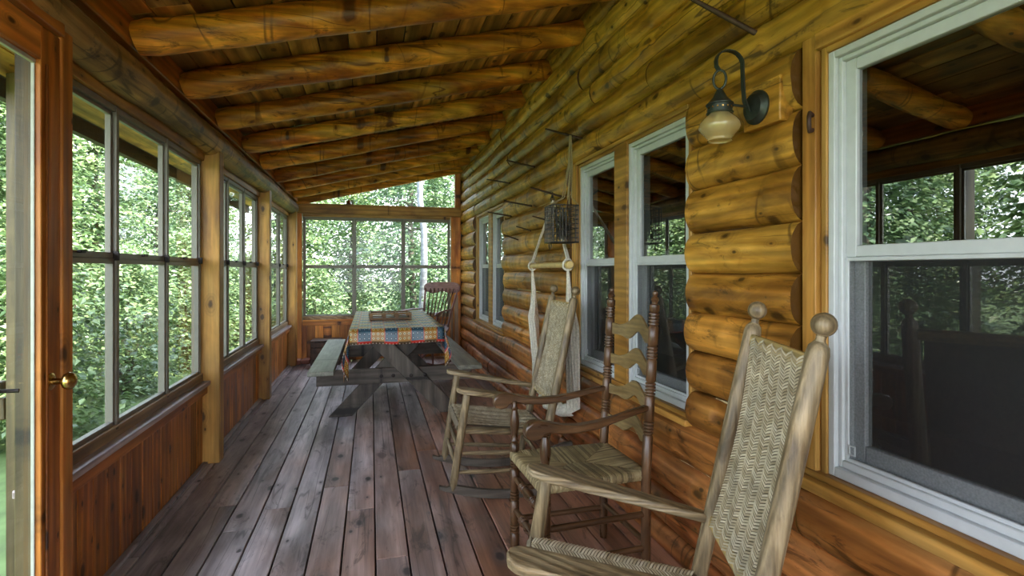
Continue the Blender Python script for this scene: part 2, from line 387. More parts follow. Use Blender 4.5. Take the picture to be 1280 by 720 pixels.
def make_cloth_mat():
    """patchwork print on a shiny tablecloth, in the sheet's own flat coordinates (uv in metres)"""
    m, nt, out = new_mat('patchwork_cloth'); L = nt.links.new
    uv = node(nt, 'ShaderNodeUVMap', uv_map='UVMap'); s = node(nt, 'ShaderNodeSeparateXYZ'); L(uv.outputs[0], s.inputs[0])
    u, v = s.outputs[0], s.outputs[1]
    cell = 0.107
    pu = math_(nt, 'DIVIDE', u, cell); pv = math_(nt, 'DIVIDE', v, cell + 0.028)
    par = math_(nt, 'MODULO', math_(nt, 'ADD', math_(nt, 'ADD', math_(nt, 'FLOOR', pu), math_(nt, 'FLOOR', pv)), 200), 2)
    fu = math_(nt, 'FRACT', pu); fv = math_(nt, 'FRACT', pv)
    base = mixc(nt, math_(nt, 'GREATER_THAN', par, 0.5), (0.30, 0.135, 0.010), (0.024, 0.07, 0.105))
    # dots
    du = math_(nt, 'SUBTRACT', math_(nt, 'FRACT', math_(nt, 'MULTIPLY', fu, 3)), 0.5)
    dv = math_(nt, 'SUBTRACT', math_(nt, 'FRACT', math_(nt, 'MULTIPLY', fv, 3.6)), 0.5)
    dd = math_(nt, 'ADD', math_(nt, 'ABSOLUTE', du), math_(nt, 'ABSOLUTE', dv))
    base = mixc(nt, math_(nt, 'LESS_THAN', dd, 0.36), base, mixc(nt, math_(nt, 'GREATER_THAN', par, 0.5), (0.52, 0.42, 0.18), (0.014, 0.022, 0.04)))
    base = mixc(nt, math_(nt, 'LESS_THAN', dd, 0.17), base, mixc(nt, math_(nt, 'GREATER_THAN', par, 0.5), (0.06, 0.06, 0.03), (0.20, 0.30, 0.36)))
    # red band with white teeth under each row
    band = math_(nt, 'LESS_THAN', fv, 0.24)
    tu = math_(nt, 'ABSOLUTE', math_(nt, 'SUBTRACT', math_(nt, 'FRACT', math_(nt, 'MULTIPLY', fu, 4)), 0.5))
    tooth = math_(nt, 'LESS_THAN', math_(nt, 'ADD', tu, math_(nt, 'MULTIPLY', fv, 2.2)), 0.36)
    red = mixc(nt, tooth, mixc(nt, math_(nt, 'GREATER_THAN', par, 0.5), (0.10, 0.06, 0.03), (0.48, 0.03, 0.02)), (0.7, 0.65, 0.55))
    base = mixc(nt, band, base, red)
    rim = math_(nt, 'GREATER_THAN', math_(nt, 'ABSOLUTE', math_(nt, 'SUBTRACT', fu, 0.5)), 0.465)
    base = mixc(nt, rim, base, (0.42, 0.08, 0.04))
    b = node(nt, 'ShaderNodeBsdfPrincipled'); L(base, b.inputs['Base Color']); b.inputs['Roughness'].default_value = 0.36; b.inputs['Specular IOR Level'].default_value = 0.35
    b.inputs['Coat Weight'].default_value = 0.15; b.inputs['Coat Roughness'].default_value = 0.22
    wv = node(nt, 'ShaderNodeTexNoise', i_Scale=22.0, i_Detail=2.0); L(uv.outputs[0], wv.inputs[0])
    bp = node(nt, 'ShaderNodeBump'); bp.inputs['Strength'].default_value = 0.25; bp.inputs['Distance'].default_value = 0.004; L(wv.outputs[0], bp.inputs['Height'])
    L(bp.outputs[0], b.inputs['Normal']); L(bp.outputs[0], b.inputs['Coat Normal'])
    L(b.outputs[0], out.inputs[0]); return m
M['cloth'] = make_cloth_mat()

# ------------------------------------------------------------------ camera, light, world
F = 660.0
TH = math.atan((640 - 464) / F)
cam = bpy.data.cameras.new('camera'); co = bpy.data.objects.new('camera', cam); COL.objects.link(co)
co.location = (0, 0, 1.25); co.rotation_euler = (PI / 2, 0, -TH)
cam.sensor_width = 36; cam.lens = 36 * F / 1280; cam.shift_y = -22 / 1280; cam.clip_start = 0.02; cam.clip_end = 300
SC.camera = co

wd = bpy.data.worlds.new('sky'); SC.world = wd; wd.use_nodes = True
wn = wd.node_tree; wn.nodes.clear()
wo = node(wn, 'ShaderNodeOutputWorld'); bg = node(wn, 'ShaderNodeBackground')
tcw = node(wn, 'ShaderNodeTexCoord'); sw = node(wn, 'ShaderNodeSeparateXYZ'); wn.links.new(tcw.outputs['Generated'], sw.inputs[0])
skyc = ramp(wn, sw.outputs[2], [(0.0, (0.86, 0.92, 1.0)), (0.5, (0.72, 0.83, 1.0)), (1.0, (0.60, 0.75, 1.0))])
wn.links.new(skyc, bg.inputs[0]); bg.inputs[1].default_value = 2.4
wn.links.new(bg.outputs[0], wo.inputs[0])
sl = bpy.data.lights.new('sun', 'SUN'); so = bpy.data.objects.new('sun', sl); COL.objects.link(so)
sl.energy = 7.5; sl.angle = R(3); sl.color = (1.0, 0.95, 0.85)
so.rotation_euler = Vector((-0.55, 0.42, -0.85)).to_track_quat('-Z', 'Y').to_euler()

vs = SC.view_settings
vs.view_transform = 'Standard'; vs.look = 'None'; vs.gamma = 1.0; vs.use_curve_mapping = False
vs.exposure = 2.0
try:
    SC.cycles.max_bounces = 16; SC.cycles.diffuse_bounces = 8; SC.cycles.transparent_max_bounces = 24; SC.cycles.glossy_bounces = 5
    SC.cycles.caustics_reflective = False; SC.cycles.caustics_refractive = False; SC.cycles.sample_clamp_indirect = 6
except Exception: pass

# ------------------------------------------------------------------ room dimensions
Y0 = -3.0; YE = 7.72
def ceil_z(x): return 2.30 + 0.243 * (x + 0.93)      # underside of the boards

# ---- floor
mb = MB()
x = -0.975 - 0.142 * 1
k = 0
while x < 1.42:
    y = Y0 + rnd(0, 1.0) - 1.0
    ylist = []
    while y < YE + 0.06:
        l = rnd(2.2, 4.6); ylist.append((max(Y0, y), min(YE + 0.06, y + l))); y += l
    for a, b in ylist:
        if b > a + 0.02:
            mb.box(x + 0.0035, x + 0.142 - 0.0035, a + 0.002, b - 0.002, -0.035, rnd(-0.001, 0.001), (rnd(0, 1), 0, 0))
    x += 0.142; k += 1
floor = mb.build('floor', M_floor('Y'), bevel=0.003)
struct(floor, 'worn grey brown plank porch floor with dark gaps between boards', 'floor')
mb = MB(); mb.box(-1.15, 1.45, Y0, YE + 0.08, -0.40, -0.037); mb.box(1.33, 1.45, Y0, YE, -0.40, 0)
struct(mb.build('floor_underside', M['darkroom'], bevel=0), 'dark framing under the porch floor', 'floor')

# ---- left wall: wainscot
mb = MB()
for a, b in ((2.07, 3.80), (3.90, 5.55), (5.65, 7.40)):
    n = round((b - a) / 0.116); w = (b - a) / n
    for i in range(n):
        mb.box(-1.075, -1.05 + rnd(-0.0012, 0.0012), a + i * w + 0.003, a + (i + 1) * w - 0.003, 0.0, 0.515, (rnd(0, 1), 0, 0))
mb.box(-1.09, -1.075, 2.07, 7.4, 0, 0.515, (0.1, 0, 0))
mb.box(-1.09, -1.05, Y0, 0.9, 0, 0.9, (0.4, 0, 0))
wl = mb.build('wall_left', M_pine('Z'), bevel=0.003)
struct(wl, 'orange brown knotty pine wainscot under the screen windows', 'wall')
mb = MB(); mb.box(-1.05, -1.02, 2.0, YE, 0.0, 0.016, (0.3, 0, 0)); struct(mb.build('baseboard_left', M_floor('Y'), bevel=0.004), 'thin grey strip of wood along the foot of the wainscot', 'baseboard')

# ---- posts (structure)
for i, (a, b, x0, x1, lab) in enumerate(((2.005, 2.068, -0.985, -0.955, 'dark pine post beside the glass door'),
                                         (3.80, 3.90, -1.09, -0.95, 'square pine post between the first and second screen windows'),
                                         (5.55, 5.65, -1.09, -0.95, 'square pine post between the second and third screen windows'),
                                         (7.40, 7.52, -1.09, -0.95, 'square pine post at the far left corner'))):
    mb = MB(); mb.box(x0, x1, a, b, 0.0 if i else 0.001, 2.06, (rnd(0.2, 0.9), 0, 0))
    struct(mb.build('trim_%d' % (i + 1), M_pine('Z') if i == 0 else M_post('Z'), bevel=0.005), lab, 'post')

mb = MB(); mb.box(-1.085, -0.986, 2.006, 2.067, 0.0, 2.06, (0.4, 0, 0)); struct(mb.build('trim_21', M['outwood'], bevel=0.005), 'weathered olive brown jamb post seen through the door glass', 'post')
# ---- round log plate above the windows
mb = MB()
pts = []; rad = []
y = Y0
while y < 7.56:
    pts.append((-1.018 + 0.008 * noise1(y * 1.1, 3), y, 2.082 + 0.006 * noise1(y * 0.9, 5))); rad.append(0.086 + 0.006 * noise1(y * 2.3, 8) + 0.004 * noise1(y * 9, 2)); y += 0.06
mb.tube(pts, rad, 22, True, (0.35, 0.0, 0))
struct(mb.build('trim_5', wood('plate_log', (0.26, 0.125, 0.03), (0.48, 0.27, 0.07), (0.62, 0.39, 0.13), axis='Y', knots=0.6, bump=0.7, stain=0.75, checks=0.7, grain=0.3, arcs=0.8, cracks=0.8), smooth=60), 'round peeled log running along the top of the left windows', 'log beam')
# planed rim board over the log
mb = MB(); mb.box(-1.00, -0.952, Y0, 7.60, 2.172, 2.36, (0.6, 0, 0))
struct(mb.build('trim_6', wood('rim_board', (0.36, 0.115, 0.02), (0.50, 0.18, 0.03), (0.58, 0.24, 0.05), axis='Y', knots=0.3, rough=0.4, stain=0.3), bevel=0.006), 'planed orange board above the round log, holding the rafter ends', 'trim')

# ---- ceiling boards + roof
mb = MB()
slope = 0.243; cs = math.cos(math.atan(slope))
x = -1.62
while x < 1.46:
    w = 0.150
    y = Y0 - rnd(0, 2)
    while y < YE + 0.35:
        l = rnd(2.4, 4.8)
        a = max(Y0, y); b = min(YE + 0.35, y + l)
        if b > a:
            t = (rnd(0, 1), 0, 0); g = 0.003
            xa, xb = x + g, x + w - g
            p = [(xa, a, ceil_z(xa)), (xb, a, ceil_z(xb)), (xb, a, ceil_z(xb) + 0.02), (xa, a, ceil_z(xa) + 0.02)]
            mb.extrude(p, (0, b - a - 0.002, 0), t)
        y += l
    x += w
struct(mb.build('ceiling', M_ceil('Y'), bevel=0.002), 'brown plank porch ceiling sloping down to the screen windows', 'ceiling')
mb = MB()
p = [(-1.66, Y0, ceil_z(-1.66) + 0.022), (1.5, Y0, ceil_z(1.5) + 0.022), (1.5, Y0, ceil_z(1.5) + 0.16), (-1.66, Y0, ceil_z(-1.66) + 0.12)]
mb.extrude(p, (0, YE + 0.40 - Y0, 0))
p = [(1.5, Y0, 2.62), (5.6, Y0, 2.62), (5.6, Y0, 4.3), (1.5, Y0, 3.1)]
mb.extrude(p, (0, YE + 0.40 - Y0, 0))
mb.box(-1.70, -1.655, Y0, YE + 0.40, 2.055, 2.27)
struct(mb.build('ceiling_roof', M['roof']), 'roof over the porch', 'roof')

# ---- log rafters: each a thing
RY = [1.80, 2.54, 3.12, 3.76, 4.46, 5.14, 5.84, 6.48, 7.10]
RL = ['round log rafter reflected at the top right corner of the big window',
      'round log rafter nearest in view at the top edge, with dark knots',
      'second log rafter from the top edge of the photo',
      'third log rafter from the top edge, sloping up to the log wall',
      'fourth log rafter from the top edge, halfway along the ceiling',
      'fifth log rafter from the top edge, fourth from the end window',
      'sixth log rafter from the top edge, third from the end window',
      'log rafter second from the end window',
      'last log rafter before the end window gable']
for i, ry in enumerate(RY):
    pts = []; rad = []
    n = 34; xs, xe = -0.95, 1.285
    for k in range(n + 1):
        xx = xs + (xe - xs) * k / n
        zc = ceil_z(xx) - 0.079
        pts.append((xx - xs, 0.006 * noise1(k * 0.35, i + 20), zc - (ceil_z(xs) - 0.079) + 0.002 * noise1(k * 0.3, i + 40)))
        r_ = 0.074 + 0.004 * noise1(k * 0.3, i + 60) + 0.0015 * noise1(k * 1.7, i + 80)
        if k == 0: r_ *= 0.86
        rad.append(r_)
    mb = MB(); mb.tube(pts, rad, 22, True, (hash1(i + 3), 0, 0))
    o = mb.build('log_rafter', M_raft('X'), smooth=60); o.location = (xs, ry, ceil_z(xs) - 0.079)
    tag(o, RL[i], 'rafter', 'log rafters under the porch ceiling')

# soffit tails outside are covered by the ceiling boards; fascia is part of the roof

# ---- right log wall
XG = 1.338                                            # groove plane between logs
WIN = [(0.20, 1.255, 0.655, 1.885), (1.955, 2.495, 0.655, 1.905), (2.64, 3.15, 0.655, 1.905), (5.12, 5.67, 0.655, 1.885), (5.84, 6.42, 0.655, 1.885)]
OPEN = [(0.13, 1.372, 0.585, 1.965), (1.948, 3.33, 0.595, 1.955), (5.15, 6.70, 0.595, 1.94)]
BND = [-0.04, 0.085, 0.25, 0.415, 0.595, 0.745, 0.91, 1.075, 1.24, 1.405, 1.585, 1.765, 1.955, 2.10, 2.25, 2.395, 2.555, 2.715, 2.90]
mb = MB()
def dlog(mb, y0, y1, z0, z1, seed, red):
    zc = (z0 + z1) / 2; h = (z1 - z0); A = 13
    ys = [y0, y0 + 0.005, y0 + 0.016]
    y = y0 + 0.03
    facets = []; yy = y0
    while yy < y1: l = rnd(0.10, 0.38); facets.append((yy, yy + l, rnd(-1, 1), rnd(-1, 1))); yy += l
    while y < y1 - 0.03: ys.append(y); y += 0.022
    ys += [y1 - 0.016, y1 - 0.005, y1]
    vs = []; fi = 0
    for y in ys:
        while fi < len(facets) - 1 and y > facets[fi][1]: fi += 1
        fa = facets[fi]
        e = min(y - y0, y1 - y); er = 1.0
        if e < 0.005: er = 0.965
        bl = (0.072 + 0.007 * noise1(y * 1.2, seed) + 0.0065 * fa[2] + 0.002 * noise1(y * 14, seed + 3)) * er
        zs = 0.005 * noise1(y * 1.1, seed + 9) + 0.002 * fa[3]
        for a in range(A):
            th = -PI / 2 + PI * a / (A - 1)
            zz = zc + zs + (h / 2 + 0.001) * math.sin(th) * 1.0
            xx = XG - bl * max(0.0, math.cos(th)) ** 0.72 + 0.0015 * noise1(y * 30 + a * 3.1, seed)
            vs.append((xx, y, zz))
    fs = []
    for i in range(len(ys) - 1):
        for a in range(A - 1):
            p = i * A + a
            fs.append((p, p + A, p + A + 1, p + 1))
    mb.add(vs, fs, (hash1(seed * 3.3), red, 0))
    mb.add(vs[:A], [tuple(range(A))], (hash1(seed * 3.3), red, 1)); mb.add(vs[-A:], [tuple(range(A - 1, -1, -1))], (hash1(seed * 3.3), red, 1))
sd = 1
K_ = 1.0215
WIN = [(a * K_, b * K_, 1.25 + (c - 1.25) * K_, 1.25 + (d - 1.25) * K_) for a, b, c, d in WIN]
for i in range(len(BND) - 1):
    z0, z1 = BND[i], BND[i + 1]
    zm = (z0 + z1) / 2
    segs = [(Y0, YE + 0.0)]
    for (a, b, c, d) in OPEN:
        if c < zm < d:
            ns = []
            for s0, s1 in segs:
                if a > s0 and b < s1: ns += [(s0, a), (b, s1)]
                else: ns.append((s0, s1))
            segs = ns
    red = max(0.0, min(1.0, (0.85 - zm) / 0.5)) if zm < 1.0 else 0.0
    red = {0: 1, 1: 1, 2: 0.9, 3: 0.75, 4: 0.55, 5: 0.45, 6: 0.3, 7: 0.15}.get(i, 0.0)  # lower courses redder: light's warm cast painted into the log colour
    for s0, s1 in segs:
        if s1 == YE: s1 = YE + 0.05
        # break long runs into log lengths
        y = s0
        while y < s1 - 0.01:
            l = rnd(1.5, 3.4)
            e = s1 if s1 - (y + l) < 0.7 else y + l
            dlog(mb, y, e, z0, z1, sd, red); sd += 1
            y = e
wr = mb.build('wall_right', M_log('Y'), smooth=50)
struct(wr, 'golden brown wall of rounded horizontal logs', 'wall')
mb = MB()
for i in range(1, len(BND) - 1):
    for (a, b) in ((Y0, YE),):
        y = a
        while y < b:
            l = rnd(0.3, 1.6); e = min(b, y + l)
            zc = BND[i]
            if hash1(i * 3 + y) < 0.62 and not any(o_[2] < zc < o_[3] and not (e < o_[0] or y > o_[1]) for o_ in OPEN):
                n_ = max(3, int((e - y) / 0.08))
                mb.tube([(XG - 0.020 + 0.003 * noise1(q * 0.7, i), y + (e - y) * q / n_, zc + 0.005 * noise1((y + (e - y) * q / n_) * 1.1, i)) for q in range(n_ + 1)], [0.0028 + 0.0022 * hash1(q + i * 3.1 + y) for q in range(n_ + 1)], 6, True, (hash1(i), 0, 0))
            y = e
struct(mb.build('trim_22', plain('log_caulk', (0.62, 0.50, 0.28), 0.5, var=0.3), smooth=60), 'thin pale beads of caulk in the joints between logs', 'caulk')
# solid backing between the window openings
mb = MB()
ycuts = [Y0, 0.13, 1.335, 1.915, 3.245, 5.06, 6.55, YE]
mb.box(1.265, 1.45, YE + 0.02, YE + 0.06, 0, 2.95); mb.box(1.334, 1.45, Y0, YE, -0.05, 0.595); mb.box(1.334, 1.45, Y0, YE, 1.965, 2.95)
for a, b in ((Y0, 0.13), (1.372, 1.948), (3.33, 5.15), (6.70, YE)): mb.box(1.334, 1.45, a, b, 0.595, 1.965)
struct(mb.build('wall_right_backing', wood('chink_wood', (0.05, 0.02, 0.006), (0.09, 0.035, 0.01), (0.13, 0.055, 0.016), axis='Y', knots=0)), 'dark boards behind the log joints', 'wall')

# dark room behind the windows
mb = MB()
mb.box(4.4, 4.5, Y0, YE, -0.1, 2.7); mb.box(1.42, 4.5, Y0 - 0.1, Y0, -0.1, 2.7); mb.box(1.42, 4.5, YE, YE + 0.1, -0.1, 2.7)
mb.box(1.42, 4.5, Y0, YE, -0.15, -0.05); mb.box(1.42, 4.5, Y0, YE, 2.5, 2.6)
struct(mb.build('wall_house', M['darkroom']), 'dark room seen faintly through the house windows', 'wall')

# ---- house windows (white double-hung)
def house_window(n, y0, y1, z0, z1, label):
    root = empty('window_%d' % n, (1.328, (y0 + y1) / 2, z0)); struct(root, label, 'window')
    def W(a, b, c, d, e, f): return (a - 1.30, b - 1.30, c - (y0 + y1) / 2, d - (y0 + y1) / 2, e - z0, f - z0)
    fr = MB(); T = 0.034
    def ring(mb, x0, x1, ya, yb, za, zb, w, wb=None):
        wb = wb or w
        mb.box(*W(x0, x1, ya, ya + w, za, zb)); mb.box(*W(x0, x1, yb - w, yb, za, zb))
        mb.box(*W(x0, x1, ya + w, yb - w, zb - w, zb)); mb.box(*W(x0, x1, ya + w, yb - w, za, za + wb))
    ring(fr, 1.292, 1.40, y0, y1, z0, z1, 0.022, 0.030)
    ring(fr, 1.306, 1.40, y0 + 0.022, y1 - 0.022, z0 + 0.030, z1 - 0.022, 0.014, 0.022)
    fr.build('frame', M['vinyl'], root, bevel=0.003)
    ya, yb = y0 + 0.036, y1 - 0.036; za, zb = z0 + 0.05, z1 - 0.036
    zm = 1.30 - (1.25 - 1.25)
    us = MB(); ring(us, 1.320, 1.345, ya, yb, zm - 0.012, zb, 0.034, 0.034)
    u = us.build('upper_sash', M['vinyl'], root, bevel=0.003)
    p = MB(); p.sheet(*W(1.332, 1.332, ya + 0.03, yb - 0.03, zm + 0.015, zb - 0.03)); p.build('pane', M['houseglass'], u)
    ls = MB(); ring(ls, 1.350, 1.376, ya, yb, za, zm + 0.012, 0.036, 0.050)
    l = ls.build('lower_sash', M['vinyl'], root, bevel=0.003)
    p = MB(); p.sheet(*W(1.362, 1.362, ya + 0.03, yb - 0.03, za + 0.045, zm - 0.015)); p.build('pane', M['houseglass'], l)
    sf = MB(); ring(sf, 1.316, 1.328, ya, yb, za - 0.002, zm - 0.012, 0.011, 0.013)
    s = sf.build('screen_frame', M['vinyl'], root, bevel=0.002)
    p = MB(); p.sheet(*W(1.321, 1.321, ya + 0.01, yb - 0.01, za + 0.01, zm - 0.02)); p.build('insect_screen', M['screen'], s)
    lk = MB(); yc = yb - 0.16 if (y1 - y0) > 0.8 else (ya + yb) / 2
    lk.box(*W(1.345, 1.368, yc - 0.03, yc + 0.03, zm + 0.022, zm + 0.034)); lk.box(*W(1.348, 1.36, yc - 0.012, yc + 0.012, zm + 0.03, zm + 0.045))
    lk.build('sash_lock', M['vinyl'], l, bevel=0.002)
    tb = MB()
    t0 = yb - 0.035
    ring(tb, 1.3135, 1.3165, t0, t0 + 0.020, za + 0.022, za + 0.05, 0.003)
    tb.build('screen_tab', M['vinyl'], s)
    return root
house_window(5, *WIN[0], 'large white double-hung window nearest on the log wall')
house_window(6, *WIN[1], 'white double-hung window behind the dark rocking chair, the nearer of its pair')
house_window(7, *WIN[2], 'white double-hung window behind the wire basket, the farther of its pair')
house_window(8, *WIN[3], 'small far white window, the nearer of the far pair')
house_window(9, *WIN[4], 'small far white window, closest to the end wall')

# pine casings around the openings
def casing(n, y0, y1, z0, z1, wins, label, ext=0.0):
    r_ = MB(); X0 = 1.302
    wy0 = min(w[0] for w in wins); wy1 = max(w[1] for w in wins); wz0 = wins[0][2]; wz1 = wins[0][3]
    r_.box(X0, 1.40, y0, wy0 - 0.022, z0, z1, (0.3, 0, 0)); r_.box(X0 + 0.014, 1.40, wy0 - 0.024, wy0, z0, z1 - 0.02, (0.6, 0, 0))
    r_.box(X0, 1.40, wy1 + 0.028, y1, z0, z1, (0.8, 0, 0)); r_.box(X0 + 0.022, 1.40, wy1 + 0.018, wy1 + 0.03, z0, z1, (0.05, 0, 0)); r_.box(X0 + 0.012, 1.40, wy1, wy1 + 0.02, z0, z1 - 0.02, (0.4, 0, 0))
    a = r_.build('trim_%d' % n, M_trim('Z'), bevel=0.003); struct(a, 'pine casing boards beside ' + label, 'trim')
    h = MB(); h.box(X0 - 0.004, 1.40, wy0 - 0.022, wy1 + 0.028, wz1 + 0.018, z1 + 0.004, (0.7, 0, 0)); h.box(X0 + 0.012, 1.40, wy0, wy1, wz1, wz1 + 0.02, (0.2, 0, 0))
    h.box(X0 - 0.030, 1.40, y0 - 0.0, y1 + 0.0, z0 - 0.004, wz0 - 0.022, (0.9, 0, 0)); h.box(X0 - 0.005, 1.40, y0 + 0.01, y1 - 0.01, wz0 - 0.022, wz0, (0.35, 0, 0))
    for i in range(len(wins) - 1):
        lo = min(wins[i][1], wins[i + 1][1]); hi = max(wins[i][0], wins[i + 1][0])
        h.box(X0 + 0.006, 1.40, lo, hi, wz0, wz1 + 0.018, (0.15, 0, 0))
    b = h.build('trim_%d' % (n + 1), M_trim('Y'), bevel=0.003); struct(b, 'pine head and sill boards of ' + label, 'trim')
casing(10, 0.13, 1.362, 0.588, 1.965, [WIN[0]], 'the large near window')
casing(12, 1.955, 3.325, 0.596, 1.955, [WIN[1], WIN[2]], 'the middle window pair')
casing(14, 5.155, 6.695, 0.596, 1.94, [WIN[3], WIN[4]], 'the far window pair')

# ---- screen windows of the left wall
def porch_window(n, origin, along, inward, length, z0, z1, nl, label, mat_sill=True, sillx=0.055):
    """origin: base point at the frame's start; along: unit vector of its run; inward: towards the porch"""
    root = empty('window_%d' % n, origin); struct(root, label, 'window')
    al = Vector(along); inn = Vector(inward)
    def bx(mb, a0, a1, d0, d1, h0, h1, t=0.5):
        p = al * a0 + inn * d0; q = al * a1 + inn * d1
        (mb.sheet if d0 == d1 else mb.box)(min(p.x, q.x), max(p.x, q.x), min(p.y, q.y), max(p.y, q.y), h0, h1, (t, 0, 0))
    H = z1 - z0; zm = 1.312 - z0
    fr = MB()
    bx(fr, 0, length, -0.05, 0.0, H - 0.028, H); bx(fr, 0, length, -0.05, 0.0, 0, 0.02)
    bx(fr, 0, 0.024, -0.05, 0.0, 0, H); bx(fr, length - 0.024, length, -0.05, 0.0, 0, H)
    w = length / nl
    for i in range(1, nl): bx(fr, i * w - 0.012, i * w + 0.012, -0.042, 0.004, 0, H)
    fr.build('frame', M['alum'], root, bevel=0.003)
    pane = MB(); scr = MB(); lat = MB()
    for i in range(nl):
        a, b = i * w + 0.013, (i + 1) * w - 0.013
        if i == 0: a += 0.010
        if i == nl - 1: b -= 0.010
        s = MB(); t = 0.015
        bx(s, a, a + t, -0.030, -0.012, zm, H - 0.03); bx(s, b - t, b, -0.030, -0.012, zm, H - 0.03); bx(s, a, b, -0.030, -0.012, H - 0.03 - t, H - 0.03); bx(s, a, b, -0.035, -0.008, zm - 0.012, zm + 0.014)
        s.build('upper_sash', M['alum'], root, bevel=0.002)
        s = MB()
        bx(s, a, a + t, -0.030, -0.004, 0.02, zm - 0.012); bx(s, b - t, b, -0.030, -0.004, 0.02, zm - 0.012); bx(s, a, b, -0.030, -0.004, 0.02, 0.062); bx(s, a, b, -0.030, -0.004, zm - 0.034, zm - 0.012)
        s.build('lower_sash', M['alum'], root, bevel=0.002)
        bx(pane, a + t * 0.5, b - t * 0.5, -0.022, -0.022, zm, H - 0.04); bx(pane, a + t * 0.5, b - t * 0.5, -0.016, -0.016, 0.03, zm - 0.02)
        bx(scr, a, b, -0.045, -0.045, 0.03, zm)
        bx(lat, (a + b) / 2 - 0.02, (a + b) / 2 + 0.02, -0.008, 0.006, zm + 0.004, zm + 0.016); bx(lat, b - 0.006, b + 0.004, -0.01, 0.014, zm - 0.02, zm + 0.02)
        bx(lat, b - 0.03, b + 0.0, -0.004, 0.012, 0.028, 0.04)
    pane.build('pane', M['porchglass'], root, smooth=0)
    scr.build('insect_screen', M['porchscreen'], root, smooth=0)
    lat.build('latch', M['iron'], root, bevel=0.002)
    sl_ = MB(); bx(sl_, -0.0, length, -0.06, sillx, -0.030, -0.004, 0.7)
    sl_.build('sill', M['sillpaint'] if mat_sill else M_pine('X'), root, bevel=0.004)
    ap = MB(); bx(ap, -0.0, length, -0.02, sillx - 0.018, -0.085, -0.030, 0.35)
    ap.build('apron', M_pine('Y') if mat_sill else M_pine('X'), root, bevel=0.003)
    lr = MB(); bx(lr, 0.0, length, -0.05, 0.012, -0.004, 0.045, 0.4)
    lr.build('bottom_rail', M['sashwood'], root, bevel=0.003)
    hd = MB(); bx(hd, -0.0, length, -0.06, 0.018, H, H + 0.075, 0.5)
    hd.build('head_trim', M_trim('Y') if mat_sill else M_trim('X'), root, bevel=0.003)
    return root
porch_window(1, (-1.055, 2.05, 0.545), (0, 1, 0), (1, 0, 0), 1.74, 0.545, 1.955, 3, 'screen window nearest the glass door, three lights')
porch_window(2, (-1.055, 3.91, 0.545), (0, 1, 0), (1, 0, 0), 1.63, 0.545, 1.955, 3, 'second screen window along the left wall, three lights')
porch_window(3, (-1.055, 5.66, 0.545), (0, 1, 0), (1, 0, 0), 1.73, 0.545, 1.955, 3, 'screen window in the far left corner, three lights')
w4 = porch_window(4, (-0.905, YE, 0.575), (1, 0, 0), (0, -1, 0), 2.025, 0.575, 1.99, 3, 'end window looking into the woods, three lights', False, 0.03)

# ---- end wall: wainscot, beam, gable
mb = MB()
n = 22; w = (1.30 + 1.07) / n
for i in range(n):
    mb.box(-1.07 + i * w + 0.0015, -1.07 + (i + 1) * w - 0.0015, YE + 0.0, YE + 0.025, 0, 0.55, (rnd(0, 1), 0, 0))
mb.box(-1.09, 1.32, YE + 0.025, YE + 0.04, 0, 0.55, (0.1, 0, 0))
struct(mb.build('wall_end', M_pine('Z'), bevel=0.003), 'orange pine wainscot under the end window', 'wall')
mb = MB(); mb.box(-1.09, 1.30, YE - 0.03, YE + 0.06, 2.03, 2.17, (0.45, 0, 0)); struct(mb.build('trim_16', M_post('X'), bevel=0.008), 'square pine beam over the end window', 'beam')
mb = MB(); mb.box(-1.08, -0.915, YE - 0.02, YE + 0.05, 0, 2.03, (0.6, 0, 0)); struct(mb.build('trim_17', M_pine('Z'), bevel=0.004), 'pine board at the left side of the end window', 'trim')
mb = MB(); mb.box(1.13, 1.27, YE - 0.03, YE + 0.05, 0, 2.03, (0.8, 0, 0)); mb.box(1.19, 1.27, YE - 0.02, YE + 0.05, 2.17, 2.80, (0.7, 0, 0)); struct(mb.build('trim_18', M_pine('Z'), bevel=0.004), 'pine post between the end window and the log wall', 'post')
mb = MB()
p = [(-1.05, YE - 0.05, ceil_z(-1.05) - 0.155), (1.30, YE - 0.05, ceil_z(1.30) - 0.155), (1.30, YE - 0.05, ceil_z(1.30)), (-1.05, YE - 0.05, ceil_z(-1.05))]
mb.extrude(p, (0, 0.05, 0), (0.5, 0, 0)); struct(mb.build('trim_19', M_raft('X'), bevel=0.004), 'sloping board along the top of the gable window', 'trim')
mb = MB()
p = [(-0.70, YE + 0.02, 2.165), (1.20, YE + 0.02, 2.165), (1.20, YE + 0.02, ceil_z(1.20) - 0.12), (-0.70, YE + 0.02, ceil_z(-0.70) - 0.12)]
mb.add(p, [(0, 1, 2, 3)]); o = mb.build('window_10', M['porchglass'], smooth=0); struct(o, 'triangular gable pane above the end window beam', 'window')
mb = MB(); mb.tube([(-0.30, YE - 0.035, 2.17), (-0.30, YE - 0.035, 2.20), (-0.30, YE - 0.03, 2.222)], [0.075, 0.068, 0.03], 16, True, (0.2, 0, 0), squash=0.5)
o = mb.build('wood_block', M_raft('X'), smooth=60); tag(o, 'small dark rounded lump resting on the beam over the end window', 'wood block')

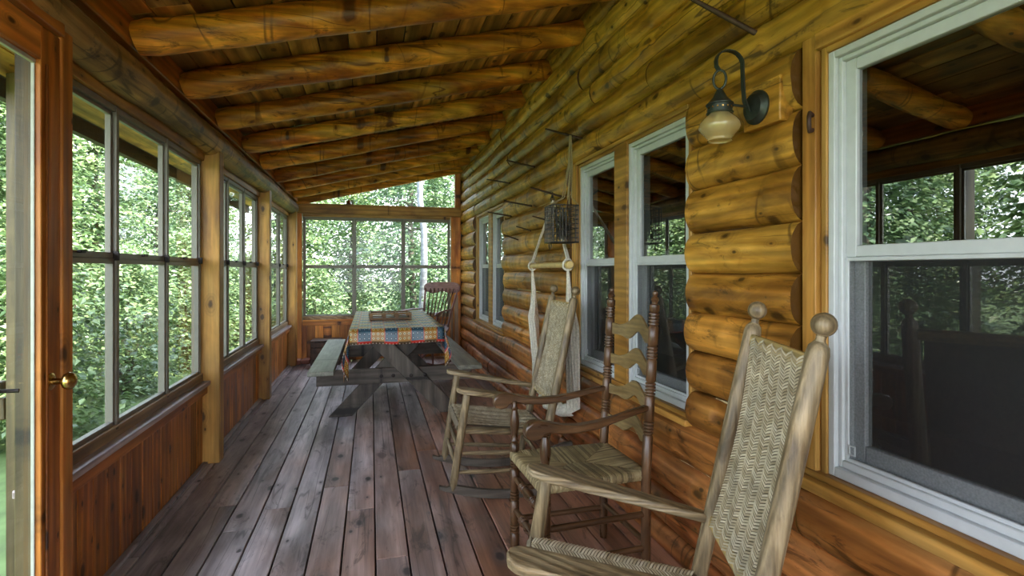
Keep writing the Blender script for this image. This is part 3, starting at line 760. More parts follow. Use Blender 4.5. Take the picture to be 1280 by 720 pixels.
# ---- glass door at far left
dr = empty('door_1', (-0.985, 1.982, 0)); struct(dr, 'pine framed glass storm door at the left edge', 'door')
mb = MB()
mb.box(0.0, 0.025, -0.080, 0.018, 0.01, 1.99, (0.35, 0, 0)); mb.box(0.025, 0.031, -0.062, -0.052, 0.2, 1.88, (0.1, 0, 0)); mb.build('stile', M_pine('Z'), dr, bevel=0.004)
mb = MB(); mb.box(0.0, 0.025, -0.95, -0.85, 0.01, 1.99, (0.5, 0, 0))
mb.build('stile', M_pine('Z'), dr, bevel=0.004)
mb = MB(); mb.box(0.0, 0.025, -0.85, -0.08, 1.885, 1.99, (0.8, 0, 0)); mb.box(0.0, 0.025, -0.85, -0.08, 0.01, 0.20, (0.6, 0, 0)); mb.build('rail', M_pine('Y'), dr, bevel=0.004)
mb = MB()
mb.box(0.0, 0.010, -0.085, -0.080, 0.20, 1.885); mb.box(0.0, 0.012, -0.85, -0.835, 0.20, 1.885); mb.box(0.0, 0.012, -0.85, -0.08, 1.872, 1.885); mb.box(0.0, 0.012, -0.85, -0.08, 0.2, 0.212)
mb.build('glazing_bead', plain('bead_aluminium', (0.42, 0.42, 0.36), 0.4), dr, bevel=0.002)
mb = MB(); mb.sheet(0.002, 0.002, -0.84, -0.082, 0.21, 1.875); mb.build('pane', M['porchglass'], dr, smooth=0)
mb = MB()
kz = 0.905
mb.turned((0.022, -0.032, kz), (0.030, -0.032, kz), [(0, 0.027), (0.6, 0.027), (1, 0.02)], 18)
mb.turned((0.03, -0.032, kz), (0.092, -0.032, kz), [(0, 0.011), (0.35, 0.009), (0.45, 0.014), (0.52, 0.023), (0.68, 0.028), (0.85, 0.025), (0.96, 0.015), (1, 0.004)], 18)
mb.build('knob', M['brass'], dr, smooth=50)
mb = MB(); mb.tube([(-0.02, -0.10, 0.895), (-0.06, -0.11, 0.897), (-0.075, -0.14, 0.893), (-0.078, -0.21, 0.885)], [0.006, 0.006, 0.006, 0.004], 10); mb.build('outside_handle', M['iron'], dr, smooth=50)
mb = MB(); mb.box(-1.04, -0.945, 0.9, 2.0, 1.995, 2.06, (0.4, 0, 0)); mb.box(-1.03, -0.95, 0.9, 0.965, 0, 1.995, (0.4, 0, 0))
struct(mb.build('trim_20', M_pine('Y'), bevel=0.004), 'dark pine header over the glass door', 'trim')

# outside rail and post beyond the door glass
rail = empty('stair_railing', (-1.55, 2.98, -0.5)); tag(rail, 'wooden stair post and handrail outside the glass door', 'railing')
mb = MB(); mb.box(-0.045, 0.045, -0.09, 0.0, 0, 2.66); mb.build('post', M['outwood'], rail, bevel=0.006)
mb = MB(); mb.bar((-0.08, -0.05, 1.22), (-1.9, -0.25, 1.12), 0.09, 0.045, tint=(0.2, 0, 0)); mb.bar((-0.06, -0.05, 1.12), (-1.9, -0.25, 1.02), 0.04, 0.10, tint=(0.3, 0, 0)); mb.build('handrail', M['outwood'], rail, bevel=0.006)
mb = MB(); mb.box(-1.9, -1.8, -0.30, -0.20, 0, 1.05); mb.build('newel', M['outwood'], rail, bevel=0.006)

# ------------------------------------------------------------------ wooden rockers (two alike)
def woven(mb, P, ncol, nrow, amp=0.0035, slant=0.5):
    """herringbone cane over a patch P(u,v) -> (point, normal): columns of slanted strands, slant given in rows, alternating"""
    pv = 1.0 / nrow
    for j in range(ncol):
        u0 = j / ncol; u1 = (j + 1) / ncol; sg = 1 if j % 2 == 0 else -1
        for i in range(-2, nrow + 2):
            t = (hash1(i * 3.7 + j * 11.3), 0, 0)
            jit = 0.12 * (hash1(i * 1.9 + j * 5.1) - 0.5)
            rows = []
            for k in range(5):
                f_ = k / 4
                u = u0 + (u1 - u0) * (f_ * 1.16 - 0.08)
                vc = (i + 0.5 + jit + sg * slant * (f_ - 0.5) * 4) * pv
                hgt = amp * math.sin(PI * f_) - 0.001
                a_ = min(1, max(0, vc - 0.36 * pv)); c_ = min(1, max(0, vc + 0.36 * pv)); m_ = (a_ + c_) / 2
                if c_ - a_ < 0.3 * pv: rows = None; break
                uu = min(1, max(0, u))
                p, n = P(uu, a_); q, _ = P(uu, m_); r_, _ = P(uu, c_)
                rows.append((p + n * (hgt - 0.0008), q + n * (hgt + 0.0012), r_ + n * (hgt - 0.0008)))
            if rows is None: continue
            vs = [x for row in rows for x in row]
            fs = []
            for k in range(4):
                for q in range(2): b = 3 * k + q; fs.append((b, b + 3, b + 4, b + 1))
            mb.add(vs, fs, t)

def strut(mb, a, b, r0, r1=None, n=10, t=0.5):
    r1 = r0 if r1 is None else r1
    mb.turned(a, b, [(0, r0 * 0.8), (0.1, r0), (0.5, r1), (0.9, r0), (1, r0 * 0.8)], n, (t, 0, 0))

def rock_z(x): return (x + 0.06) ** 2 / 2.3           # underside of the rocker

def make_rocker(label):
    root = empty('rocking_chair'); tag(root, label, 'rocking chair', 'pale woven rocking chairs on the porch')
    wb, wf = 0.208, 0.238
    foot_b = (-0.175, 0.055); top_b = (-0.395, 1.095)
    def bp(z): k = (z - foot_b[1]) / (top_b[1] - foot_b[1]); return foot_b[0] + (top_b[0] - foot_b[0]) * k
    def fp(z): k = (z - 0.09) / (0.60 - 0.09); return 0.300 + (0.222 - 0.300) * k
    for s in (1, -1):
        mb = MB(); a = Vector((foot_b[0], s * wb, foot_b[1])); b = Vector((top_b[0], s * wb, top_b[1]))
        mb.turned(a, b, [(0, 0.019), (0.03, 0.022), (0.4, 0.024), (0.7, 0.0245), (0.975, 0.024), (0.99, 0.021), (1, 0.012)], 16, (0.3 + 0.2 * s, 0, 0))
        po = mb.build('back_post', M_oak('Z'), root, smooth=50)
        mb = MB(); d = (b - a).normalized(); c = b + d * 0.038
        pr = [(-0.046, 0.010), (-0.040, 0.012), (-0.032, 0.010), (-0.026, 0.011)]
        for k in range(11):
            an = -PI / 2 + 0.35 + (PI - 0.35) * k / 10
            pr.append((math.sin(an) * 0.0265, max(0.001, math.cos(an) * 0.0265)))
        mb.tube([c + d * q for q, _ in pr], [w for _, w in pr], 16)
        mb.build('finial', M_oak('Z'), po, smooth=60)
        mb = MB(); mb.turned((fp(0.07), s * wf, 0.07), (fp(0.605), s * wf, 0.605), [(0, 0.015), (0.05, 0.020), (0.3, 0.022), (0.62, 0.023), (0.95, 0.020), (1, 0.018)], 14, (0.4 + 0.1 * s, 0, 0))
        mb.build('front_leg', M_oak('Z'), root, smooth=50)
        # rocker
        mb = MB(); pts = []
        up = []; lo = []
        for k in range(25):
            x = 0.375 - 0.93 * k / 24
            hgt = 0.046 if k > 1 else 0.030
            lo.append((x, rock_z(x))); up.append((x, rock_z(x) + hgt * (1 if 1 < k < 23 else 0.7)))
        poly = [(x, s * (wf + 0.0) - 0.014, z) for x, z in lo] + [(x, s * wf - 0.014, z) for x, z in reversed(up)]
        mb.extrude(poly, (0, 0.028, 0), (0.5, 0, 0)); mb.build('rocker', M_grey('X'), root, bevel=0.003)
        # arm: paddle shaped board
        outl = []
        prof = [(0.285, 0.0), (0.280, 0.022), (0.262, 0.038), (0.235, 0.046), (0.18, 0.047), (0.05, 0.040), (-0.10, 0.030), (-0.24, 0.022), (bp(0.52) + 0.004, 0.018)]
        L_ = [(x, h) for x, h in prof]; ycen = lambda x: s * (wb + (0.262 - wb) * min(1, max(0, (x + 0.30) / 0.50)))
        poly = [(x, ycen(x) + h) for x, h in L_] + [(x, ycen(x) - h) for x, h in reversed(L_[1:])]
        zf = lambda x: 0.604 + 0.014 * (x < 9)
        poly3 = [(x, y, 0.602) for x, y in poly]
        mb = MB(); mb.extrude(poly3[::-1], (0, 0, 0.026), (0.55 + 0.2 * s, 0, 0)); mb.v = [(x, y, z + (x - 0.285) * 0.19) for x, y, z in mb.v]; mb.build('arm', M_oak('X'), root, bevel=0.005)
        # side stretchers and seat rail
        for z in (0.165, 0.265):
            mb = MB(); strut(mb, (fp(z), s * wf, z), (bp(z - 0.035), s * wb, z - 0.035), 0.011, 0.014)
            mb.build('side_stretcher', M_oak('X'), root, smooth=50)
        mb = MB(); strut(mb, (fp(0.385), s * wf, 0.385), (bp(0.335), s * wb, 0.335), 0.015, 0.017); mb.build('seat_rail', M_oak('X'), root, smooth=50)
    for z in (0.20, 0.29):
        mb = MB(); strut(mb, (fp(z), -wf, z), (fp(z), wf, z), 0.011, 0.014)
        mb.build('front_stretcher', M_oak('Y'), root, smooth=50)
    mb = MB(); strut(mb, (bp(0.19), -wb, 0.19), (bp(0.19), wb, 0.19), 0.011, 0.013); mb.build('back_stretcher', M_oak('Y'), root, smooth=50)
    mb = MB(); strut(mb, (fp(0.395), -wf, 0.395), (fp(0.395), wf, 0.395), 0.018, 0.019); mb.build('seat_rail', M_oak('Y'), root, smooth=50)
    mb = MB(); strut(mb, (bp(0.338), -wb, 0.338), (bp(0.338), wb, 0.338), 0.014, 0.015); mb.build('seat_rail', M_oak('Y'), root, smooth=50)
    for z in (1.045, 0.510):
        mb = MB(); mb.bar((bp(z), -wb, z), (bp(z), wb, z), 0.020, 0.036, up=(bp(1) - bp(0), 0, 1), tint=(0.8, 0, 0))
        mb.build('back_rail', wood('back_rail_wood', (0.36, 0.24, 0.08), (0.48, 0.34, 0.12), (0.56, 0.42, 0.18), axis='Y', knots=0, freq=2), root, bevel=0.005)
    # woven back (bowed a little backwards)
    dz = Vector((top_b[0] - foot_b[0], 0, top_b[1] - foot_b[1])).normalized(); nrm = Vector((dz.z, 0, -dz.x))
    def PB(u, v):
        z = 0.495 + (1.06 - 0.495) * v
        y = (u - 0.5) * 2 * (wb - 0.034)
        bow = -0.022 * math.sin(PI * min(1, max(0, v))) * (1 - 0.2 * (2 * u - 1) ** 2)
        return Vector((bp(z), y, z)) + nrm * (0.013 + bow), nrm
    mb = MB(); woven(mb, PB, 11, 72); mb.build('woven_back', M['cane'], root, smooth=80)
    mb = MB(); g = [[PB(i / 8, j / 10) for i in range(9)] for j in range(11)]
    mb.add([Vector(p) - n * 0.007 for row in g for p, n in row], [(j * 9 + i, j * 9 + i + 1, j * 9 + i + 10, j * 9 + i + 9) for j in range(10) for i in range(8)]); mb.build('back_lining', M['canedark'], root)
    # woven seat, rolled over the front rail
    def PS(u, v):
        x = bp(0.35) + 0.012 + (fp(0.395) + 0.018 - bp(0.35) - 0.012) * v
        w = wb - 0.012 + (wf - wb) * v
        z = 0.358 + 0.065 * v - 0.020 * math.sin(PI * min(1, max(0, v))) * math.sin(PI * min(1, max(0, u)))
        if v > 0.95: z -= 0.05 * (v - 0.95) / 0.05 * 0.25
        return Vector((x, (u - 0.5) * 2 * w, z)), Vector((0, 0, 1))
    mb = MB(); woven(mb, PS, 12, 52); mb.build('woven_seat', M['cane'], root, smooth=80)
    mb = MB(); g = [[PS(i / 8, j / 8) for i in range(9)] for j in range(9)]
    mb.add([p - n * 0.008 for row in g for p, n in row], [(j * 9 + i, j * 9 + i + 1, j * 9 + i + 10, j * 9 + i + 9) for j in range(8) for i in range(8)])
    # wrapped front edge
    xf = fp(0.395)
    for k in range(46):
        y = -wf + 0.02 + (2 * wf - 0.04) * k / 45
        mb.tube([(xf + 0.012, y, 0.418), (xf + 0.024, y, 0.405), (xf + 0.024, y, 0.385), (xf + 0.01, y, 0.372)], 0.0035, 5, False, (hash1(k), 0, 0))
    mb.build('seat_lining', M['canedark'], root, smooth=50)
    return root
ra = make_rocker('pale woven rocking chair farther off, between the picnic table and the dark chair')
ra.location = (0.734, 3.046, 0); ra.rotation_euler.z = R(177.75)
rc = copy_tree(ra); rc['label'] = 'large pale woven rocking chair nearest the camera, beside the big window'
rc.location = (0.651, 1.274, 0); rc.rotation_euler.z = R(158.55)

# ------------------------------------------------------------------ dark ladder-back chair
def rings(z, r, n=4, pitch=0.013):
    out = []
    for k in range(n):
        a = z + k * pitch
        out += [(a - pitch * 0.42, r * 0.74), (a - pitch * 0.2, r * 1.06), (a + pitch * 0.2, r * 1.06), (a + pitch * 0.42, r * 0.74)]
    return out
def turned_abs(mb, p0, p1, spans, n=14):
    """spans: (absolute distance along, radius), sorted"""
    p0 = Vector(p0); p1 = Vector(p1); L_ = (p1 - p0).length; d = (p1 - p0) / L_
    mb.tube([p0 + d * s for s, r in spans], [r for s, r in spans], n)

def make_ladder():
    root = empty('ladder_back_chair', (0.832, 2.088, 0), R(181.6)); tag(root, 'dark brown ladder-back armchair with turned posts and rush seat', 'armchair')
    wb, wf = 0.188, 0.198; xb, xt = -0.226, -0.268; xf = 0.206
    def bx(z): return xb + (xt - xb) * max(0, z - 0.42) / 0.72
    for s in (1, -1):
        mb = MB()
        sp = [(0.0, 0.016), (0.02, 0.019), (0.44, 0.020)]
        for zc in (0.62, 0.775, 0.92, 1.055):
            q = rings(zc - 0.02, 0.020)
            sp += [(q[0][0] - 0.008, 0.0205)] + q + [(q[-1][0] + 0.008, 0.0205)]
        sp += [(1.110, 0.020), (1.116, 0.012), (1.122, 0.012), (1.130, 0.017), (1.14, 0.014), (1.146, 0.008), (1.154, 0.012), (1.162, 0.011), (1.168, 0.003)]
        sp.sort(key=lambda q: q[0])
        pts = [Vector((bx(z), s * wb, z)) for z, _ in sp]
        mb.tube(pts, [r for _, r in sp], 16); mb.build('back_post', M_dark('Z'), root, smooth=45)
        mb = MB()
        sp = [(0.0, 0.019), (0.03, 0.021)]
        for zc in (0.10, 0.245, 0.385):
            q = rings(zc - 0.015, 0.020, 3); sp += [(q[0][0] - 0.008, 0.021)] + q + [(q[-1][0] + 0.008, 0.021)]
        sp += [(0.45, 0.0215), (0.475, 0.021), (0.482, 0.014), (0.49, 0.019), (0.50, 0.014), (0.53, 0.017), (0.565, 0.022), (0.60, 0.018), (0.625, 0.012), (0.632, 0.017), (0.64, 0.011), (0.665, 0.011)]
        turned_abs(mb, (xf, s * wf, 0), (xf, s * wf, 0.665), sp, 16); mb.build('front_leg', M_dark('Z'), root, smooth=45)
        # serpentine arm with a scrolled end
        up = [(0.300, 0.655), (0.296, 0.680), (0.275, 0.697), (0.245, 0.700), (0.205, 0.690), (0.15, 0.676), (0.08, 0.668), (0.0, 0.672), (-0.08, 0.684), (-0.16, 0.700), (-0.235, 0.712)]
        lo = [(-0.235, 0.690), (-0.16, 0.676), (-0.08, 0.658), (0.0, 0.644), (0.08, 0.639), (0.15, 0.644), (0.20, 0.652), (0.225, 0.648), (0.24, 0.633), (0.265, 0.628), (0.290, 0.637)]
        mb = MB(); poly = up + lo
        ya = lambda x: s * (wb + (0.228 - wb) * min(1, max(0, (x + 0.23) / 0.40)))
        m_ = len(poly); vs = [(x, ya(x) - 0.022 * (1 if x > -0.05 else 0.7), z) for x, z in poly] + [(x, ya(x) + 0.022 * (1 if x > -0.05 else 0.7), z) for x, z in poly]
        N = len(up)
        fs = []
        for i in range(N - 1):
            j = m_ - 1 - i; fs.append((i, i + 1, j - 1, j)); fs.append((m_ + j, m_ + j - 1, m_ + i + 1, m_ + i))
        for i in range(m_): k = (i + 1) % m_; fs.append((i, m_ + i, m_ + k, k))
        mb.add(vs, [tuple(reversed(f)) for f in fs] if s else fs); mb.build('arm', M_dark('X'), root, smooth=50, bevel=0.006)
        for z in (0.14, 0.275):
            mb = MB(); mb.tube([(xf, s * wf, z), (bx(z), s * wb, z)], 0.0125, 12)
            mb.build('side_stretcher', M_dark('X'), root, smooth=50)
    for zc in (0.185, 0.325):
        mb = MB(); L_ = 2 * wf
        sp = [(0, 0.010), (0.05, 0.012), (0.09, 0.013)] + rings(0.115, 0.019, 3, 0.014) + [(0.165, 0.016), (L_ / 2, 0.022), (L_ - 0.165, 0.016)] + rings(L_ - 0.143, 0.019, 3, 0.014) + [(L_ - 0.09, 0.013), (L_ - 0.05, 0.012), (L_, 0.010)]
        turned_abs(mb, (xf, -wf, zc), (xf, wf, zc), sp, 14); mb.build('front_stretcher', M_dark('Y'), root, smooth=45)
    mb = MB(); mb.tube([(bx(0.16), -wb, 0.16), (bx(0.16), wb, 0.16)], 0.0125, 12); mb.build('back_stretcher', M_dark('Y'), root, smooth=50)
    # shaped slats, bowed backwards
    for zc, hs in ((0.985, 1.12), (0.845, 1.0), (0.705, 0.95), (0.565, 0.9)):
        mb = MB(); n = 28; pf = []; pbk = []
        for k in range(n + 1):
            a = -1 + 2 * k / n
            y = a * (wb - 0.004); bow = -0.045 * (1 - a * a)
            e = abs(a)
            hump = 0.5 + 0.5 * math.cos(PI * min(1, e / 0.62))
            top = (0.020 + 0.045 * hump ** 1.1 - 0.006 * math.exp(-((e - 0.72) / 0.12) ** 2)) * hs
            bot = (-0.028 + 0.026 * math.exp(-(e / 0.20) ** 2) - 0.012 * math.exp(-((e - 0.42) / 0.16) ** 2)) * hs
            x0 = bx(zc) + bow
            pf.append(((x0 + 0.005, y, zc + top), (x0 + 0.005, y, zc + bot))); pbk.append(((x0 - 0.005, y, zc + top), (x0 - 0.005, y, zc + bot)))
        vs = []; 
        for a_, b_ in zip(pf, pbk): vs += [a_[0], a_[1], b_[1], b_[0]]
        fs = []
        for k in range(n):
            p = 4 * k
            for q in range(4): fs.append((p + q, p + (q + 1) % 4, p + 4 + (q + 1) % 4, p + 4 + q))
        fs += [(3, 2, 1, 0), (4 * n, 4 * n + 1, 4 * n + 2, 4 * n + 3)]
        mb.add(vs, fs); mb.build('slat', M_slat('Y'), root, smooth=40, bevel=0.002)
    # rush seat: cords wrapped over four rails
    zs = 0.438; C = Vector((0.0, 0, zs - 0.012))
    A = [Vector((xf + 0.012, -wf + 0.005, zs)), Vector((xf + 0.012, wf - 0.005, zs)), Vector((xb - 0.008, wb - 0.012, zs)), Vector((xb - 0.008, -wb + 0.012, zs))]
    mb = MB()
    hx = [Vector((0.03, 0, 0)), Vector((-0.03, 0, 0))]
    Cf = Vector((0.035, 0, zs - 0.006)); Cb = Vector((-0.045, 0, zs - 0.006))
    tris = [(A[0], A[1], Cf, Cf), (A[1], A[2], Cf, Cb), (A[2], A[3], Cb, Cb), (A[3], A[0], Cb, Cf)]
    for ti, (p, q, c0, c1) in enumerate(tris):
        n = 46; out = (q - p).cross(Vector((0, 0, 1))).normalized()
        mid = (p + q) / 2
        if out.dot(mid - Vector((0, 0, zs))) < 0: out = -out
        for k in range(n):
            a = (k + 0.5) / n; s0 = p + (q - p) * a
            # cord runs straight in from the rail until it meets the diagonal
            if ti in (0, 2):
                lim = c0.x; ya = s0.y; f_ = 1 - abs(ya) / (abs(p.y) if ya * p.y > 0 else abs(q.y)); e = Vector((s0.x + (lim - s0.x) * f_, ya, zs - 0.006 * f_))
            else:
                xx = s0.x
                fr = (xx - c0.x) / (p.x - c0.x) if (xx - c0.x) * (p.x - c0.x) > 0 and abs(xx) > 0 and (xx > max(c0.x, c1.x) or xx < min(c0.x, c1.x)) and (p.x - c0.x) * (xx - c0.x) > 0 else None
                if xx > max(c0.x, c1.x): b0 = A[1] if s0.y > 0 else A[0]; cc = Cf
                elif xx < min(c0.x, c1.x): b0 = A[2] if s0.y > 0 else A[3]; cc = Cb
                else: b0 = None
                f_ = 1.0 if b0 is None else max(0, 1 - (xx - cc.x) / (b0.x - cc.x))
                e = Vector((xx, s0.y * (1 - f_), zs - 0.006 * f_))
            mb.tube([s0 - Vector((0, 0, 0.030)) , s0 + out * 0.010 - Vector((0, 0, 0.018)), s0 + out * 0.006 + Vector((0, 0, 0.001)), s0 - out * 0.004 + Vector((0, 0, 0.005)), e * 0.5 + s0 * 0.5 + Vector((0, 0, 0.004)), e], 0.0052, 6, False, (hash1(k * 1.7 + ti * 9), 0, 0))
    mb.build('rush_seat', M['rush'], root, smooth=60)
    mb = MB()
    for i in range(4): mb.tube([A[i] - Vector((0, 0, 0.012)), A[(i + 1) % 4] - Vector((0, 0, 0.012))], 0.012, 10)
    mb.build('seat_rail', M['rush'], root, smooth=50)
    return root
make_ladder()

# ------------------------------------------------------------------ picnic table
TX, TY0, TY1 = 0.215, 4.48, 6.46
pt = empty('picnic_table', (TX, 5.47, 0)); tag(pt, 'weathered grey picnic table with attached benches', 'picnic table')
y0, y1 = TY0 - 5.47, TY1 - 5.47
mb = MB()
for i in range(5): mb.box(-0.365 + i * 0.147, -0.365 + i * 0.147 + 0.142, y0 + 0.02, y1 - 0.02, 0.722, 0.760, (hash1(i + 2), 0, 0))
mb.build('tabletop', M_grey('Y'), pt, bevel=0.004)
for s, lx in ((-1, -0.605), (1, 0.605)):
    mb = MB(); mb.box(lx - 0.10, lx + 0.10, y0 - 0.03, y1 + 0.05, 0.405, 0.443, (0.5 + 0.3 * s, 0, 0)); mb.build('bench_seat', M_bench('Y'), pt, bevel=0.005)
for e, yy in ((-1, y0 + 0.27), (1, y1 - 0.27)):
    mb = MB(); mb.box(-0.66, 0.66, yy - 0.02 + e * 0.04, yy + 0.02 + e * 0.04, 0.275, 0.405, (0.4, 0, 0))
    b_ = mb.build('bench_beam', M_grey('X'), pt, bevel=0.004)
    for x in (-0.13, -0.03, 0.12, 0.24):
        yo = 0.060 if x < 0 else 0.098
        bo = MB(); bo.turned((x, yy + e * yo - e * 0.003, 0.34), (x, yy + e * yo + e * 0.012, 0.34), [(0, 0.016), (0.7, 0.016), (1, 0.010)], 12)
        bo.build('bolt', M['iron'], b_, smooth=50)
    mb = MB(); mb.box(-0.34, 0.34, yy - 0.02, yy + 0.02, 0.64, 0.722, (0.3, 0, 0)); mb.build('cleat', M_grey('X'), pt, bevel=0.004)
    for s in (1, -1):
        # crossed legs: cut level at the floor
        off = yy + (0.02 + 0.002 if s * e > 0 else -0.022)
        off = yy + e * (0.08 if s > 0 else 0.0)
        def leg(xb_, xt_): pass
        xb0, xt0 = s * 0.47, -s * 0.22
        dx = xt0 - xb0; dz = 0.72; ln = math.hypot(dx, dz); hw = 0.07 * ln / dz
        poly = [(xb0 - hw, off - 0.019, 0), (xb0 + hw, off - 0.019, 0), (xt0 + hw, off - 0.019, dz), (xt0 - hw, off - 0.019, dz)]
        mb = MB(); mb.extrude(poly, (0, 0.038, 0), (0.5 + 0.3 * s, 0, 0)); mb.build('leg', wood('weathered_leg', (0.07, 0.055, 0.042), (0.125, 0.102, 0.08), (0.175, 0.15, 0.118), axis='Z', knots=0.3, rough=0.6, checks=0.3), pt, bevel=0.004)
for e in (-1, 1):
    mb = MB(); mb.bar((0, e * 0.10, 0.70), (0, e * (abs(y0) - 0.30), 0.32), 0.09, 0.038, up=(0, 0, 1), tint=(0.5, 0, 0))
    mb.build('brace', M_grey('Y'), pt, bevel=0.004)

# ---- patchwork tablecloth
def make_cloth():
    vs = []; fs = []; uvs = []
    ztop = 0.7675; x0, x1 = -0.385, 0.385
    nx, ny = 16, 36
    me_v = {}
    def quad(p, uv):
        b = len(vs); vs.extend(p); uvs.extend(uv); fs.append(tuple(range(b, b + 4)))
    def grid(Pf, Uf, nu, nv):
        b = len(vs)
        for j in range(nv + 1):
            for i in range(nu + 1):
                vs.append(Pf(i / nu, j / nv)); uvs.append(Uf(i / nu, j / nv))
        for j in range(nv):
            for i in range(nu):
                k = b + j * (nu + 1) + i; fs.append((k, k + 1, k + nu + 2, k + nu + 1))
    ya, yb = y0 - 0.004, y1 + 0.004
    grid(lambda u, v: (x0 + (x1 - x0) * u, ya + (yb - ya) * v, ztop + 0.0018 * noise1(u * 9 + v * 3, 4) * noise1(v * 22, 6)), lambda u, v: (x0 + (x1 - x0) * u, ya + (yb - ya) * v), nx, ny)
    de = 0.122
    for e in (-1, 1):                                 # short drops at the ends
        yy = ya if e < 0 else yb
        def Pf(u, v, e=e, yy=yy):
            wv = 0.006 * math.sin(u * 17) * v
            return (x0 + (x1 - x0) * u, yy + e * (0.004 * min(1, v * 4) + 0.012 * v + wv), ztop - de * v * (1 - 0.05 * math.sin(u * 9)))
        grid(Pf, lambda u, v: (x0 + (x1 - x0) * u, -0.134 * 0 + 0.134 - de * 0.0 - v * de + 0.0), 24, 5)
    for s in (-1, 1):                                 # long side drops, falling lower at the corners
        xx = x0 if s < 0 else x1
        def Pg(u, v, s=s, xx=xx):
            y = ya + (yb - ya) * u
            c = max(0, 1 - min(u, 1 - u) / 0.16)
            drop = 0.235 + 0.20 * c * c * (1.0 if s < 0 else 0.55)
            fold = 0.020 * math.sin(u * 38) * v
            inw = 0.02 * c * v
            return (xx + s * (0.006 * min(1, v * 4) + 0.020 * v + fold * 0.6 + inw), y + (0.05 * c * v if u < 0.5 else -0.05 * c * v), ztop - drop * v)
        grid(Pg, lambda u, v: (ya + (yb - ya) * u, 0.134 * 3 - v * 0.30), 70, 10)
        for e in (-1, 1):                             # gathered corner flap joining end drop to side drop
            yy = ya if e < 0 else yb
            def Ph(u, v, s=s, xx=xx, e=e, yy=yy):
                dl = 0.122 + ((0.435 if s < 0 else 0.345) - 0.122) * u
                k = math.sin(u * PI)
                return (xx + s * (0.010 * v + 0.05 * v * k), yy + e * (0.016 * v * (1 - u)) - e * 0.05 * u * v + e * 0.02 * k * v, ztop - dl * v)
            grid(Ph, lambda u, v: (u * 0.30, 0.134 * 3 - v * 0.40), 8, 10)
    me = bpy.data.meshes.new('tablecloth'); me.from_pydata(vs, [], fs)
    uvl = me.uv_layers.new(name='UVMap')
    for lp in me.loops: uvl.data[lp.index].uv = uvs[lp.vertex_index]
    me.materials.append(M['cloth']); me.shade_smooth(); me.set_sharp_from_angle(angle=R(50))
    o = bpy.data.objects.new('tablecloth', me); COL.objects.link(o); o.location = (TX, 5.47, 0)
    sm = o.modifiers.new('thick', 'SOLIDIFY'); sm.thickness = 0.0015; sm.offset = 1
    tag(o, 'shiny patchwork tablecloth of gold, blue and red squares on the picnic table', 'tablecloth')
make_cloth()

# ---- slatted wooden tray on the table
tr = empty('wooden_tray', (TX - 0.035, 5.38, 0.7715), R(2)); tag(tr, 'small open wooden rack with crossbars standing on the tablecloth', 'tray')
brown = wood('tray_wood', (0.12, 0.06, 0.02), (0.20, 0.105, 0.035), (0.27, 0.15, 0.06), axis='X', knots=0.1)
mb = MB()
for yy in (-0.13, 0.13): mb.box(-0.19, 0.19, yy - 0.008, yy + 0.008, 0.0, 0.020); mb.box(-0.19, 0.19, yy - 0.008, yy + 0.008, 0.050, 0.066)
for x in (-0.19, 0.19): mb.box(x - 0.008, x + 0.008, -0.13, 0.13, 0.0, 0.020); mb.box(x - 0.008, x + 0.008, -0.13, 0.13, 0.050, 0.066)
mb.build('rail', brown, tr, bevel=0.002)
for x in (-0.185, -0.06, 0.06, 0.185):
    for yy in (-0.13, 0.13):
        mb = MB(); mb.box(x - 0.014, x + 0.014, yy - 0.010, yy + 0.010, 0.0, 0.068); mb.build('post', brown, tr, bevel=0.002)
for x in (-0.06, 0.06):
    mb = MB(); mb.box(x - 0.010, x + 0.010, -0.13, 0.13, 0.048, 0.060); mb.build('crossbar', brown, tr, bevel=0.002)
mb = MB()
for x in (-0.125, 0.0, 0.125): mb.box(x - 0.048, x + 0.048, -0.115, 0.115, 0.0, 0.014, (hash1(x), 0, 0))
mb.build('bottom_slat', M['crate'], tr, bevel=0.002)

